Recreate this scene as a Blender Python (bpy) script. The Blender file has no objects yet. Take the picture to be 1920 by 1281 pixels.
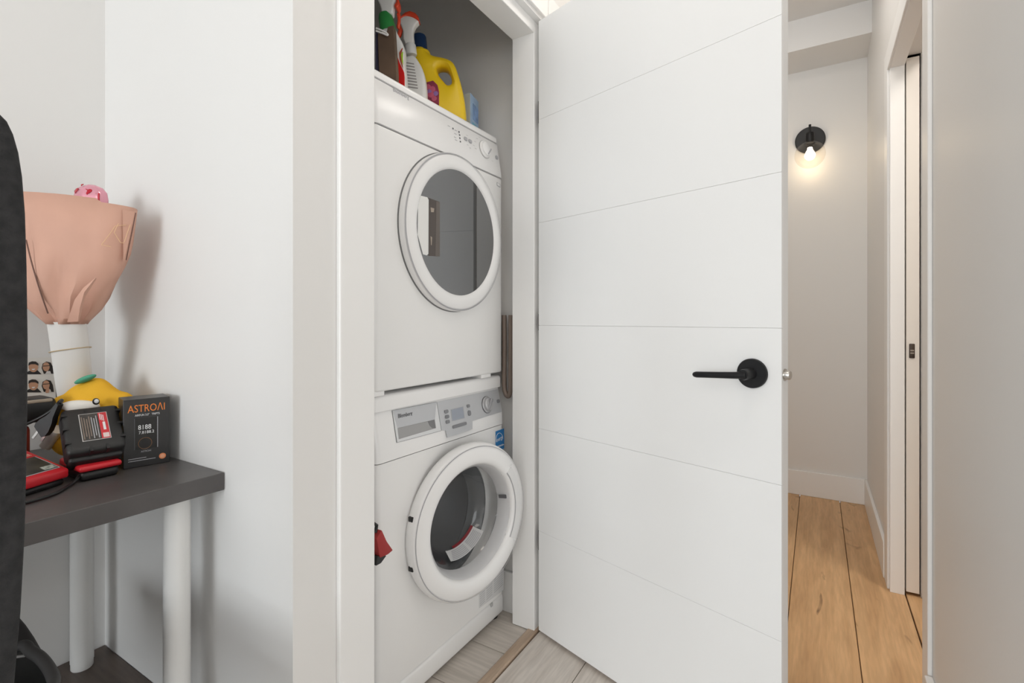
import bpy, bmesh, math, random
from mathutils import Vector, Matrix
random.seed(7)
SC = bpy.context.scene
COL = SC.collection

# ------------------------------------------------------------------ camera
F, CS, CC, H, V0 = 935.5, .5216, .8532, 1.045, 600.0
cam_d = bpy.data.cameras.new('camera'); cam = bpy.data.objects.new('camera', cam_d); COL.objects.link(cam)
cam_d.sensor_width = 36; cam_d.lens = F/1920*36; cam_d.clip_start = .01; cam_d.shift_y = -(640.5-V0)/1920
cam.location = (0, 0, H); cam.rotation_euler = (math.pi/2, 0, math.atan2(CS, CC))
SC.camera = cam
# ------------------------------------------------------------------ world, lights, exposure
w = bpy.data.worlds.new('world'); SC.world = w; w.use_nodes = True
w.node_tree.nodes['Background'].inputs[0].default_value = (.75, .87, 1, 1)
w.node_tree.nodes['Background'].inputs[1].default_value = 1.0
SC.view_settings.view_transform = 'Standard'; SC.view_settings.look = 'None'
SC.view_settings.gamma = 1; SC.view_settings.use_curve_mapping = False
SC.view_settings.exposure = 0.17
SC.cycles.use_denoising = True
SC.cycles.max_bounces = 10; SC.cycles.diffuse_bounces = 6
SC.cycles.caustics_reflective = False; SC.cycles.caustics_refractive = False
def area(name, loc, rot, sx, sy, power, col):
    l = bpy.data.lights.new(name, 'AREA'); l.shape = 'RECTANGLE'; l.size = sx; l.size_y = sy; l.energy = power; l.color = col
    o = bpy.data.objects.new(name, l); COL.objects.link(o); o.location = loc; o.rotation_euler = rot
    return o
area('window_daylight', (-.35, -6.05, 1.3), (math.radians(90), 0, 0), 3.0, 1.9, 152, (.90, .96, 1))
area('side_fill_light', (4.45, -2.2, 1.15), (math.radians(90), 0, math.radians(90)), 2.6, 2.2, 45, (.93, .97, 1))  # unseen source added to brighten the closet front and dryer
area('room_ceiling_light', (1.2, -2.0, 2.66), (0, 0, 0), .9, .9, 9, (1, .92, .82))
area('entry_ceiling_light', (-.05, .55, 2.67), (0, 0, 0), .4, .4, 3.2, (1, .90, .80))
area('bath_ceiling_light', (.95, 1.65, 2.67), (0, 0, 0), .4, .4, 14, (1, .92, .83))
area('hall_ceiling_light', (-.22, 2.1, 2.67), (0, 0, 0), .5, .8, 6.0, (1, .95, .88))

# ------------------------------------------------------------------ helpers
def ray(u, v): return Vector((-CS*F+(u-960)*CC, CC*F+(u-960)*CS, V0-v))
CAM = Vector((0, 0, H))
def onp(u, v, p, n):
    d = ray(u, v); n = Vector(n); t = (Vector(p)-CAM).dot(n)/d.dot(n); return CAM+d*t
def atx(u, v, x): return onp(u, v, (x, 0, 0), (1, 0, 0))
def aty(u, v, y): return onp(u, v, (0, y, 0), (0, 1, 0))
def atz(u, v, z): return onp(u, v, (0, 0, z), (0, 0, 1))
AX = Vector((-CS, CC, 0)); RT = Vector((CC, CS, 0)); UP = Vector((0, 0, 1))
def atd(u, v, Z): return CAM+ray(u, v)*(Z/F)          # at depth Z along the view axis

MATS = {}
def mat(name, col, rough=.5, spec=.5, metal=0, noise=0, scale=20, bump=0, bscale=200, **kw):
    if name in MATS: return MATS[name]
    m = bpy.data.materials.new(name); m.use_nodes = True; nt = m.node_tree; b = nt.nodes['Principled BSDF']
    c = tuple(col)+(1,)
    b.inputs['Base Color'].default_value = c; b.inputs['Roughness'].default_value = rough
    b.inputs['Specular IOR Level'].default_value = spec; b.inputs['Metallic'].default_value = metal
    tc = nt.nodes.new('ShaderNodeTexCoord')
    if noise:
        n = nt.nodes.new('ShaderNodeTexNoise'); n.inputs['Scale'].default_value = scale; n.inputs['Detail'].default_value = 4
        nt.links.new(tc.outputs['Object'], n.inputs['Vector'])
        r = nt.nodes.new('ShaderNodeValToRGB')
        r.color_ramp.elements[0].position = .3; r.color_ramp.elements[1].position = .7
        r.color_ramp.elements[0].color = tuple(x*(1-noise) for x in col)+(1,)
        r.color_ramp.elements[1].color = tuple(min(1, x*(1+noise)) for x in col)+(1,)
        nt.links.new(n.outputs['Fac'], r.inputs['Fac']); nt.links.new(r.outputs['Color'], b.inputs['Base Color'])
    if bump:
        n2 = nt.nodes.new('ShaderNodeTexNoise'); n2.inputs['Scale'].default_value = bscale
        nt.links.new(tc.outputs['Object'], n2.inputs['Vector'])
        bp = nt.nodes.new('ShaderNodeBump'); bp.inputs['Strength'].default_value = bump; bp.inputs['Distance'].default_value = .001
        nt.links.new(n2.outputs['Fac'], bp.inputs['Height']); nt.links.new(bp.outputs['Normal'], b.inputs['Normal'])
    for k, v in kw.items(): b.inputs[k.replace('_', ' ')].default_value = v
    MATS[name] = m; return m
def emit(name, col, s):
    m = mat(name, col); b = m.node_tree.nodes['Principled BSDF']
    b.inputs['Emission Color'].default_value = tuple(col)+(1,); b.inputs['Emission Strength'].default_value = s; return m
def wood(name, c1, c2, c3, axis, rough=.45, knots=.35, spec=.35):
    m = bpy.data.materials.new(name); m.use_nodes = True; nt = m.node_tree; b = nt.nodes['Principled BSDF']; N = nt.nodes.new; L = nt.links.new
    tc = N('ShaderNodeTexCoord'); oi = N('ShaderNodeObjectInfo')
    add = N('ShaderNodeVectorMath'); add.operation = 'MULTIPLY_ADD'
    L(oi.outputs['Random'], add.inputs[0]); add.inputs[1].default_value = (13, 29, 7); L(tc.outputs['Object'], add.inputs[2])
    mp = N('ShaderNodeMapping'); L(add.outputs[0], mp.inputs['Vector'])
    mp.inputs['Scale'].default_value = (1.2, 14, 14) if axis == 'X' else (14, 1.2, 14)
    n1 = N('ShaderNodeTexNoise'); n1.inputs['Scale'].default_value = 1.6; n1.inputs['Detail'].default_value = 5; n1.inputs['Distortion'].default_value = .8
    L(mp.outputs[0], n1.inputs['Vector'])
    r1 = N('ShaderNodeValToRGB'); e = r1.color_ramp.elements
    e[0].position = .3; e[0].color = c1+(1,); e[1].position = .72; e[1].color = c2+(1,)
    L(n1.outputs['Fac'], r1.inputs['Fac'])
    mp2 = N('ShaderNodeMapping'); L(add.outputs[0], mp2.inputs['Vector']); mp2.inputs['Scale'].default_value = (5, 60, 60) if axis == 'X' else (60, 5, 60)
    n2 = N('ShaderNodeTexNoise'); n2.inputs['Scale'].default_value = 2; n2.inputs['Detail'].default_value = 3; L(mp2.outputs[0], n2.inputs['Vector'])
    mx = N('ShaderNodeMix'); mx.data_type = 'RGBA'; mx.blend_type = 'MULTIPLY'; mx.inputs['Factor'].default_value = .25
    L(r1.outputs[0], mx.inputs['A']); L(n2.outputs['Color'], mx.inputs['B'])
    r3 = N('ShaderNodeValToRGB'); r3.color_ramp.elements[0].position = .4; r3.color_ramp.elements[0].color = (.55, .55, .55, 1); r3.color_ramp.elements[1].position = .6
    L(n2.outputs['Fac'], r3.inputs['Fac']); L(r3.outputs[0], mx.inputs['B'])
    mp3 = N('ShaderNodeMapping'); L(add.outputs[0], mp3.inputs['Vector']); mp3.inputs['Scale'].default_value = (3, 9, 9) if axis == 'X' else (9, 3, 9)
    n3 = N('ShaderNodeTexNoise'); n3.inputs['Scale'].default_value = 1.1; n3.inputs['Detail'].default_value = 3; n3.inputs['Distortion'].default_value = 1.5; L(mp3.outputs[0], n3.inputs['Vector'])
    r4 = N('ShaderNodeValToRGB'); r4.color_ramp.elements[0].position = .66; r4.color_ramp.elements[0].color = (0, 0, 0, 1); r4.color_ramp.elements[1].position = .76; r4.color_ramp.elements[1].color = (knots,)*3+(1,)
    L(n3.outputs['Fac'], r4.inputs['Fac'])
    mk = N('ShaderNodeMix'); mk.data_type = 'RGBA'; L(r4.outputs[0], mk.inputs['Factor']); L(mx.outputs['Result'], mk.inputs['A']); mk.inputs['B'].default_value = c3+(1,)
    L(mk.outputs['Result'], b.inputs['Base Color']); b.inputs['Roughness'].default_value = rough; b.inputs['Specular IOR Level'].default_value = spec
    bp = N('ShaderNodeBump'); bp.inputs['Strength'].default_value = .15; bp.inputs['Distance'].default_value = .001
    L(n2.outputs['Fac'], bp.inputs['Height']); L(bp.outputs[0], b.inputs['Normal'])
    MATS[name] = m; return m

def clean(name): return name
def rootloc(p):
    v = Vector()
    while p is not None: v += p.location; p = p.parent
    return v
def obj(name, bm, m, parent=None, smooth=None, loc=None):
    """link a bmesh given in world coordinates as one object (under parent, or top-level with its origin at loc)"""
    off = rootloc(parent) if parent is not None else (Vector(loc) if loc is not None else Vector())
    bmesh.ops.recalc_face_normals(bm, faces=bm.faces)
    bmesh.ops.translate(bm, verts=bm.verts, vec=-off)
    me = bpy.data.meshes.new(name); bm.to_mesh(me); bm.free()
    if m: me.materials.append(m)
    if smooth is not None:
        for p in me.polygons: p.use_smooth = True
        me.set_sharp_from_angle(angle=math.radians(smooth))
    o = bpy.data.objects.new(name, me); COL.objects.link(o)
    if parent is not None: o.parent = parent
    elif loc is not None: o.location = loc
    return o
def tag(o, label=None, cat=None, group=None, kind=None):
    if label: o['label'] = label
    if cat: o['category'] = cat
    if group: o['group'] = group
    if kind: o['kind'] = kind
    return o
def thing(name, label, cat, loc, group=None, kind=None):
    o = bpy.data.objects.new(name, None); COL.objects.link(o); o.location = loc; o.empty_display_size = .05
    return tag(o, label, cat, group, kind)
def NB(): return bmesh.new()
def bev(bm, edges, r, seg):
    if r > 0 and edges: bmesh.ops.bevel(bm, geom=edges, offset=r, segments=seg, affect='EDGES', profile=.5, clamp_overlap=True)
def box(x0, x1, y0, y1, z0, z1, r=0, seg=2, bm=None, M=None):
    b = bmesh.new()
    bmesh.ops.create_cube(b, size=1)
    for v in b.verts:
        v.co = Vector(((x0+x1)/2+v.co.x*(x1-x0), (y0+y1)/2+v.co.y*(y1-y0), (z0+z1)/2+v.co.z*(z1-z0)))
    bev(b, b.edges[:], r, seg)
    if M is not None: bmesh.ops.transform(b, matrix=M, verts=b.verts)
    return merge(bm, b)
def merge(bm, b):
    if bm is None: return b
    me = bpy.data.meshes.new('tmp'); b.to_mesh(me); b.free(); bm.from_mesh(me); bpy.data.meshes.remove(me)
    return bm
def prism(pts, vec, r=0, seg=2, bm=None, all_edges=True):
    b = bmesh.new(); vec = Vector(vec)
    lo = [b.verts.new(Vector(p)) for p in pts]; hi = [b.verts.new(Vector(p)+vec) for p in pts]
    n = len(pts)
    b.faces.new(lo); b.faces.new(hi[::-1])
    for i in range(n): b.faces.new((lo[i], hi[i], hi[(i+1) % n], lo[(i+1) % n]))
    bmesh.ops.recalc_face_normals(b, faces=b.faces)
    if r:
        es = b.edges[:] if all_edges else [e for e in b.edges if (e.verts[0] in hi) == (e.verts[1] in hi)]
        bev(b, es, r, seg)
    return merge(bm, b)
def frame(ax):
    ax = Vector(ax).normalized(); h = Vector((0, 0, 1)) if abs(ax.z) < .9 else Vector((1, 0, 0))
    a = ax.cross(h).normalized(); return a, ax.cross(a).normalized(), ax
def lathe(prof, origin, axis, n=32, bm=None, cap0=True, cap1=True, sc=(1, 1), fr=None):
    """prof: list of (radius, height along axis)"""
    b = bmesh.new(); a, c, ax = fr or frame(axis); o = Vector(origin); rings = []
    for r, h in prof:
        if r < 1e-6: rings.append([b.verts.new(o+ax*h)])
        else: rings.append([b.verts.new(o+ax*h+(a*math.cos(2*math.pi*i/n)*sc[0]+c*math.sin(2*math.pi*i/n)*sc[1])*r) for i in range(n)])
    for p, q in zip(rings, rings[1:]):
        for i in range(n):
            j = (i+1) % n
            if len(p) == 1 and len(q) == 1: continue
            if len(p) == 1: b.faces.new((p[0], q[i], q[j]))
            elif len(q) == 1: b.faces.new((p[i], p[j], q[0]))
            else: b.faces.new((p[i], p[j], q[j], q[i]))
    if cap0 and len(rings[0]) > 1: b.faces.new(rings[0])
    if cap1 and len(rings[-1]) > 1: b.faces.new(rings[-1])
    return merge(bm, b)
def ring(prof, origin, axis, n=64, bm=None):
    """closed profile revolved: an annulus"""
    return lathe(prof+[prof[0]], origin, axis, n, bm, False, False)
def fixdoubles(bm): bmesh.ops.remove_doubles(bm, verts=bm.verts, dist=1e-6); return bm
def smoothpath(pts, sub=6):
    P = [Vector(p) for p in pts]; out = []
    for i in range(len(P)-1):
        p0 = P[max(i-1, 0)]; p1 = P[i]; p2 = P[i+1]; p3 = P[min(i+2, len(P)-1)]
        for k in range(sub):
            t = k/sub
            out.append(.5*((2*p1)+(-p0+p2)*t+(2*p0-5*p1+4*p2-p3)*t*t+(-p0+3*p1-3*p2+p3)*t**3))
    out.append(P[-1]); return out
def tube(pts, r, n=10, bm=None, closed=False, rad=None):
    b = bmesh.new(); rings = []; up = Vector((.13, .31, .94)).normalized(); m = len(pts); P = [Vector(p) for p in pts]
    prev = None
    for i, p in enumerate(P):
        if closed: d = (P[(i+1) % m]-P[i-1]).normalized()
        else: d = (P[min(i+1, m-1)]-P[max(i-1, 0)]).normalized()
        a = prev if prev is not None else (up if abs(d.dot(up)) < .95 else Vector((1, 0, 0)))
        a = (a-d*a.dot(d)).normalized(); c = d.cross(a); prev = a
        rr = rad[i] if rad else r
        rings.append([b.verts.new(p+(a*math.cos(2*math.pi*k/n)+c*math.sin(2*math.pi*k/n))*rr) for k in range(n)])
    rng = range(m) if closed else range(m-1)
    for i in rng:
        p, q = rings[i], rings[(i+1) % m]
        for k in range(n): b.faces.new((p[k], p[(k+1) % n], q[(k+1) % n], q[k]))
    if not closed: b.faces.new(rings[0]); b.faces.new(rings[-1])
    return merge(bm, b)
def loft(sections, bm=None, caps=True, closed=True):
    b = bmesh.new(); R = [[b.verts.new(Vector(p)) for p in s] for s in sections]
    for p, q in zip(R, R[1:]):
        n = len(p)
        for i in range(n if closed else n-1): b.faces.new((p[i], p[(i+1) % n], q[(i+1) % n], q[i]))
    if caps and closed: b.faces.new(R[0]); b.faces.new(R[-1])
    return merge(bm, b)
def ellipsoid(c, rx, ry, rz, M=None, bm=None, n=24, k=14):
    b = bmesh.new(); bmesh.ops.create_uvsphere(b, u_segments=n, v_segments=k, radius=1)
    for v in b.verts: v.co = Vector((v.co.x*rx, v.co.y*ry, v.co.z*rz))
    if M is not None: bmesh.ops.transform(b, matrix=M, verts=b.verts)
    bmesh.ops.translate(b, verts=b.verts, vec=Vector(c)); return merge(bm, b)
def text(name, s, pos, right, up, size, m, parent, width=None, ext=.0002, align='LEFT'):
    """flat lettering standing on a surface"""
    cu = bpy.data.curves.new(name, 'FONT'); cu.body = s; cu.size = size; cu.extrude = ext; cu.align_x = align; cu.resolution_u = 3
    o = bpy.data.objects.new(name, cu); COL.objects.link(o); cu.materials.append(m)
    bpy.context.view_layer.update()
    sx = 1 if width is None or o.dimensions.x == 0 else width/o.dimensions.x
    R = Vector(right).normalized(); U = Vector(up); U = (U-R*U.dot(R)).normalized(); Nn = R.cross(U)
    me = bpy.data.meshes.new_from_object(o); bpy.data.objects.remove(o)
    M = Matrix(((R.x*sx, U.x, Nn.x, pos[0]), (R.y*sx, U.y, Nn.y, pos[1]), (R.z*sx, U.z, Nn.z, pos[2]), (0, 0, 0, 1)))
    me.transform(Matrix.Translation(-rootloc(parent))@M)
    o = bpy.data.objects.new(name, me); COL.objects.link(o); o.parent = parent
    return o
def struct(name, bm, m, parent=None, label=None, smooth=None):
    o = obj(name, bm, m, parent, smooth)
    if parent is None:
        o['kind'] = 'structure'
        if label: o['label'] = label
    return o
def share(o, name, parent, dx=(0, 0, 0), sc=(1, 1, 1)):
    c = o.copy(); c.name = name; COL.objects.link(c); c.parent = parent; c.location = Vector(o.location)+Vector(dx); c.scale = sc; return c

# ------------------------------------------------------------------ materials
WALL = mat('wall_paint', (.79, .78, .765), .42, .35, bump=.08, bscale=350)
CEIL = mat('ceiling_paint', (.82, .81, .80), .8, .2)
TRIM = mat('trim_paint', (.87, .865, .855), .38, .45)
DOORP = mat('door_paint', (.86, .86, .855), .36, .45)
APP = mat('appliance_white', (.88, .875, .865), .28, .5)
APP2 = mat('appliance_plastic_white', (.89, .885, .88), .25, .5)
SILVER = mat('silver_plastic', (.55, .56, .58), .38, .5, metal=.25)
GREYB = mat('grey_button', (.22, .225, .24), .4, .5)
DGREY = mat('dark_grey_print', (.12, .12, .13), .6, .3)
LGREY = mat('light_grey_print', (.45, .45, .47), .6, .3)
BLACK = mat('matte_black_metal', (.009, .009, .010), .42, .35)
BLKP = mat('black_plastic', (.012, .012, .012), .42, .5)
RUBBER = mat('grey_rubber', (.16, .165, .17), .55, .4)
STEEL = mat('drum_steel', (.50, .50, .51), .3, .5, metal=.45)
NICKEL = mat('satin_nickel', (.6, .58, .55), .28, .5, metal=1)
RED = mat('red_plastic', (.62, .018, .028), .38, .5)
DRED = mat('dark_red_plastic', (.22, .012, .02), .4, .5)
WHITE = mat('white_print', (.8, .8, .8), .6, .3)
OAK = wood('warm_oak', (.56, .335, .165), (.74, .475, .25), (.12, .06, .025), 'Y', .4, .75)
GREYOAK = wood('grey_beige_laminate', (.60, .54, .485), (.72, .665, .61), (.2, .16, .13), 'Y', .45, .3)
GREYOAKX = wood('grey_beige_laminate_across', (.55, .50, .445), (.64, .585, .53), (.22, .18, .15), 'X', .45, .25)
STRIPW = wood('brown_threshold', (.44, .325, .235), (.56, .43, .325), (.14, .09, .06), 'Y', .4, .4)
DKWOOD = wood('dark_platform_wood', (.10, .075, .06), (.16, .12, .10), (.05, .04, .03), 'X', .35, .3)

# ------------------------------------------------------------------ shell
XW, XN, YN, XR, YE = -.787, -1.56, .548, .242, 3.45   # closet-front wall, nook back wall, nook side wall, hall right wall, hall end wall
ZC = 2.7
YR = 1.485                                              # closet side wall
def W(name, *a, label=None, m=None): return struct(name, box(*a), m or WALL, label=label)
W('wall_nook_back', XN-.1, XN, -6.2, YN, 0, ZC)
W('wall_partition', -1.66, XW, YN, .70, 0, ZC)
W('wall_closet_back', -1.72, -1.64, .70, 1.62, 0, ZC)
W('wall_closet_side', -1.64, -.787, 1.525, 1.62, 0, ZC)
W('wall_closet_header', -.885, XW, .70, 1.525, 2.07, ZC)
W('wall_closet_stub', -.885, XW, .70, .722, 0, 2.07)
W('wall_hall_left', XW-.1, XW, 1.62, YE, 0, ZC)
W('wall_hall_end', XW-.1, 1.7, YE, YE+.1, 0, 2.95)
W('wall_right', XR, XR+.12, .88, 1.672, 0, ZC)
W('wall_right_header', XR, XR+.12, 1.672, 2.405, 2.05, ZC)
W('wall_right_pocket', XR, XR+.035, 2.405, YE, 0, ZC)
W('wall_right_pocket_back', XR+.092, XR+.12, 2.405, YE, 0, ZC)
W('wall_room_right', XR+.12, 4.6, .88, .98, 0, ZC)
W('wall_room_far', 4.6, 4.7, -6.2, .98, 0, ZC)
W('wall_bath_far', 1.6, 1.7, .98, YE, 0, ZC)
bm = NB()
box(XN-.1, 4.7, -6.3, -6.2, 0, ZC, bm=bm)
struct('wall_window', bm, WALL)
struct('ceiling', box(-1.75, 4.7, -6.3, 3.165, ZC, ZC+.1), CEIL)
bm = box(XW-.1, 1.7, 3.165, YE, 2.53, ZC+.1)
struct('ceiling_soffit', bm, CEIL)

# floors: plank by plank, with a thin gap between
def planks(name, parent_box, xs, y0, y1, m, z=0, along='Y', base=None):
    x0, x1, a, b, z0 = parent_box
    fl = struct(name, box(x0, x1, a, b, z0, z-.012), base or mat('floor_gap', (.05, .035, .025), .8))
    for p, q in zip(xs, xs[1:]):
        g = .0012
        if along == 'Y': bm = box(p+g, q-g, y0, y1, z-.012, z, .0012, 1)
        else: bm = box(y0, y1, p+g, q-g, z-.012, z, .0012, 1)
        c = Vector(((p+q)/2, (y0+y1)/2, z)) if along == 'Y' else Vector(((y0+y1)/2, (p+q)/2, z))
        bmesh.ops.translate(bm, verts=bm.verts, vec=-c)
        o = obj('plank', bm, m, None); o.parent = fl; o.location = c
    return fl
planks('floor', (-.798, 4.7, -6.3, 1.5, -.1), [-.796+.1935*i for i in range(29)], -6.2, 1.498, GREYOAK)
planks('floor_hall', (XW-.02, XR+.0455, 1.5, YE, -.1), [-.686, -.486, -.286, -.087, .112, .2865], 1.5, YE-.001, OAK)
planks('floor_bath', (XR+.0465, 1.7, .6, YE, -.1), [.2885, .42, .6, .8, 1.0, 1.2, 1.4, 1.6], .6, YE, OAK)
planks('floor_closet', (-1.66, -.8325, .70, 1.525, -.1), [.70, .93, 1.125, 1.32, 1.524], -1.64, -.834, GREYOAKX, along='X')
o = struct('trim_1', box(-.832, -.799, .722, 1.51, -.02, .006, .004, 2), STRIPW, label='brown wooden threshold strip across the closet doorway')
planks('floor_platform', (XN, -.995, -1.2, YN, 0), [-1.2+.1457*i for i in range(13)], XN+.001, -.996, DKWOOD, z=.2115, along='X', base=WALL)

# closet jambs, stops and casings
JX0, JX1 = -.8925, XW+.002
bm = box(JX0, JX1, .722, .735, 0, 2.046); box(JX0, -.812, .735, .757, 0, 2.006, .0015, 1, bm=bm)
struct('trim_2', bm, TRIM, label='white left jamb of the closet doorway')
bm = box(JX0, JX1, 1.497, 1.51, .002, 2.046); box(JX0, -.8065, 1.4615, 1.497, .002, 2.046, .0015, 1, bm=bm)
struct('trim_3', bm, TRIM, label='white right jamb of the closet doorway')
bm = box(JX0, JX1, .735, 1.497, 2.046, 2.065); box(JX0, -.8065, .757, 1.4615, 2.006, 2.046, .0015, 1, bm=bm)
struct('trim_4', bm, TRIM, label='white head jamb over the closet doorway')
struct('trim_5', box(XW, -.775, .640, .728, 0, 2.15, .003, 2), TRIM, label='white flat casing left of the closet doorway')
struct('trim_6', box(XW, -.775, 1.504, 1.594, 0, 2.15, .003, 2), TRIM, label='white flat casing behind the open closet door')
struct('trim_7', box(XW, -.775, .728, 1.504, 2.058, 2.15, .003, 2), TRIM, label='white flat casing over the closet doorway')
# hall doorway trim
CX = XR-.010
struct('trim_8', box(CX, XR, 1.582, 1.655, .0, 2.10, .0025, 2), TRIM, label='white casing at the near side of the pocket doorway')
struct('trim_9', box(CX, XR, 2.415, 2.508, .0, 2.10, .0025, 2), TRIM, label='white casing at the far side of the pocket doorway')
struct('trim_10', box(CX, XR, 1.655, 2.415, 2.015, 2.10, .0025, 2), TRIM, label='white head casing over the pocket doorway')
bm = box(XR-.003, XR+.042, 2.392, 2.405, .0, 2.035, .001, 1)
struct('trim_11', bm, TRIM, label='white split jamb beside the pocket door edge')
struct('trim_12', box(XR+.094, XR+.125, 2.392, 2.405, 0, 2.035, .001, 1), TRIM, label='white split jamb behind the pocket door')
struct('trim_13', box(XR-.003, XR+.042, 1.672, 2.392, 2.012, 2.05, .001, 1), TRIM, label='white head jamb of the pocket doorway')
struct('trim_15', box(XR-.003, XR+.12, 1.66, 1.672, 0, 2.05), TRIM, label='white near jamb of the pocket doorway')
struct('trim_14', box(XR+.05, XR+.085, 1.672, 2.9, 2.053, 2.078), BLKP, label='dark sliding track in the pocket door head')
# baseboards
struct('baseboard_end', box(XW, XR-.012, YE-.013, YE, 0, .1445, .003, 2), TRIM)
struct('baseboard_right', box(XR-.0135, XR, 2.508, YE-.013, 0, .1445, .003, 2), TRIM)
struct('baseboard_near', box(XR-.017, XR, .88, 1.578, 0, .172, .003, 2), TRIM)
struct('baseboard_left', box(XW, XW+.013, 1.594, YE-.013, 0, .1445, .003, 2), TRIM)
struct('baseboard_closet', box(-1.64, JX0-.001, 1.512, 1.525, 0, .145, .003, 2), TRIM)

# ------------------------------------------------------------------ open closet door
def DM(): return Matrix(((.953, .303, 0, -.791), (-.303, .953, 0, 1.464), (0, 0, 1, 0), (0, 0, 0, 1)))
D = DM()                                                  # local x: along the door, local y: into the door, z: up
DW = .761
door = tag(thing('door_1', 'open white flush closet door with five fine grooves and black lever', None, (-.791, 1.464, 0)), kind='structure')
obj('door_core', box(0, DW, .006, .035, .012, 2.040, M=D), DOORP, door)
zs = [.012, .343, .684, 1.027, 1.368, 1.711, 2.040]
for a, b in zip(zs, zs[1:]):
    obj('panel', box(0, DW, 0, .006, a+.0002, b-.0002, .0006, 2, M=D), DOORP, door)
# lever set
hk, hz = .700, .924
lv = obj('lever_handle', lathe([(0, 0), (.031, 0), (.0335, .002), (.0335, .008), (.032, .010), (0, .010)], D@Vector((hk, 0, hz)), D.to_3x3()@Vector((0, -1, 0)), 40), BLACK, door, 40)
bm = lathe([(.0125, .008), (.0125, .045), (.011, .052), (0, .052)], D@Vector((hk, 0, hz)), D.to_3x3()@Vector((0, -1, 0)), 24)
obj('neck', bm, BLACK, lv, 40)
pth = [D@Vector((hk+.006, -.047, hz-.001)), D@Vector((hk-.02, -.049, hz-.003)), D@Vector((hk-.06, -.050, hz-.0055)), D@Vector((hk-.110, -.050, hz-.0085)), D@Vector((hk-.116, -.050, hz-.0088)), D@Vector((hk-.119, -.050, hz-.009))]
obj('lever', tube(pth, .0072, 16, rad=[.0085, .0078, .0074, .0072, .0058, .003]), BLACK, lv, 50)
bm = lathe([(0, -.004), (.0135, -.004), (.0135, .001), (.010, .001), (.010, .010), (.0085, .012), (0, .012)], D@Vector((DW, .0175, hz)), D.to_3x3()@Vector((1, 0, 0)), 24)
tag(obj('latch_bolt', bm, NICKEL, door, 40), 'round brushed nickel latch bolt')
for za, zb in ((1.702, 1.775), (1.01, 1.065), (.277, .343)):
    obj('hinge', box(-.004, -.0005, .002, .033, za, zb, M=D), mat('dark_hinge', (.06, .06, .06), .4, .5, metal=.6), door)

# ------------------------------------------------------------------ pocket door
pd = tag(thing('door_2', 'white pocket door slid into the hall wall', None, (XR+.068, 2.42, 0)), kind='structure')
obj('door_panel', box(XR+.047, XR+.087, 2.40, 3.1, .012, 2.04, .002, 2), mat('pocket_door_paint', (.84, .80, .75), .4), pd)
lt = obj('edge_pull', box(XR+.056, XR+.073, 2.396, 2.41, .9, .955, .003, 3), mat('bronze_pull', (.07, .05, .04), .4, .5, metal=.5), pd, 40)
obj('pull_slot', box(XR+.059, XR+.070, 2.3945, 2.40, .927, .932), mat('worn_bronze', (.35, .3, .25), .4, .5, metal=.5), lt)
obj('pull_slot', box(XR+.059, XR+.070, 2.3945, 2.40, .917, .922), MATS['worn_bronze'], lt)

# ------------------------------------------------------------------ wall sconce
sx, sz = -.035, 2.105
sc_ = thing('wall_sconce', 'black round wall sconce with clear glass globe, lit at the hall end', 'wall lamp', (sx, YE, sz))
obj('back_plate', lathe([(0, 0), (.076, 0), (.078, .004), (.078, .016), (.074, .02), (0, .02)], (sx, YE, sz+.004), (0, -1, 0), 40), BLACK, sc_, 40)
bm = tube([(sx, YE-.018, sz+.03), (sx, YE-.095, sz+.03)], .009, 12)
bm = tube([(sx, YE-.095, sz+.068), (sx, YE-.095, sz-.03)], .0065, 12, bm=bm)
obj('arm', bm, BLACK, sc_, 50)
obj('socket', lathe([(0, .0), (.021, 0), (.024, .006), (.024, .05), (.02, .058), (0, .058)], (sx, YE-.095, sz+.02), (0, 0, -1), 24), BLACK, sc_, 40)
GLASS = mat('clear_glass', (1, 1, 1), .02, .5, Transmission_Weight=1.0, IOR=1.45)
def thin_glass(name, tint, gloss):
    m = bpy.data.materials.new(name); m.use_nodes = True; nt = m.node_tree; nt.nodes.clear()
    t = nt.nodes.new('ShaderNodeBsdfTransparent'); t.inputs[0].default_value = tint+(1,)
    g = nt.nodes.new('ShaderNodeBsdfGlossy'); g.inputs['Roughness'].default_value = .03
    lw = nt.nodes.new('ShaderNodeLayerWeight'); lw.inputs['Blend'].default_value = .5
    pw = nt.nodes.new('ShaderNodeMath'); pw.operation = 'POWER'; pw.inputs[1].default_value = 3.0; nt.links.new(lw.outputs['Facing'], pw.inputs[0])
    f = nt.nodes.new('ShaderNodeMath'); f.operation = 'MULTIPLY_ADD'; f.inputs[1].default_value = gloss; f.inputs[2].default_value = .045; nt.links.new(pw.outputs[0], f.inputs[0])
    mx = nt.nodes.new('ShaderNodeMixShader'); o = nt.nodes.new('ShaderNodeOutputMaterial')
    nt.links.new(f.outputs[0], mx.inputs[0]); nt.links.new(t.outputs[0], mx.inputs[1]); nt.links.new(g.outputs[0], mx.inputs[2]); nt.links.new(mx.outputs[0], o.inputs[0])
    MATS[name] = m; return m
GLOBE = thin_glass('globe_glass', (.97, .95, .92), .22)
gz = sz-.105; gp = []
for i in range(3, 21):
    a = math.pi*(i)/20; gp.append((.078*math.sin(a), .078*math.cos(a)))
gp[-1] = (0, -.078)
obj('globe', lathe([(r, h) for r, h in gp], (sx, YE-.095, gz), (0, 0, 1), 32, cap0=False), GLOBE, sc_, 60)
bp_ = [(.012, .042), (.013, .03), (.02, .018), (.028, 0), (.026, -.014), (.016, -.026), (0, -.03)]
obj('bulb', lathe(bp_, (sx, YE-.095, gz-.002), (0, 0, 1), 24), emit('bulb_glow', (1, .88, .70), 7), sc_, 60)
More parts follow.
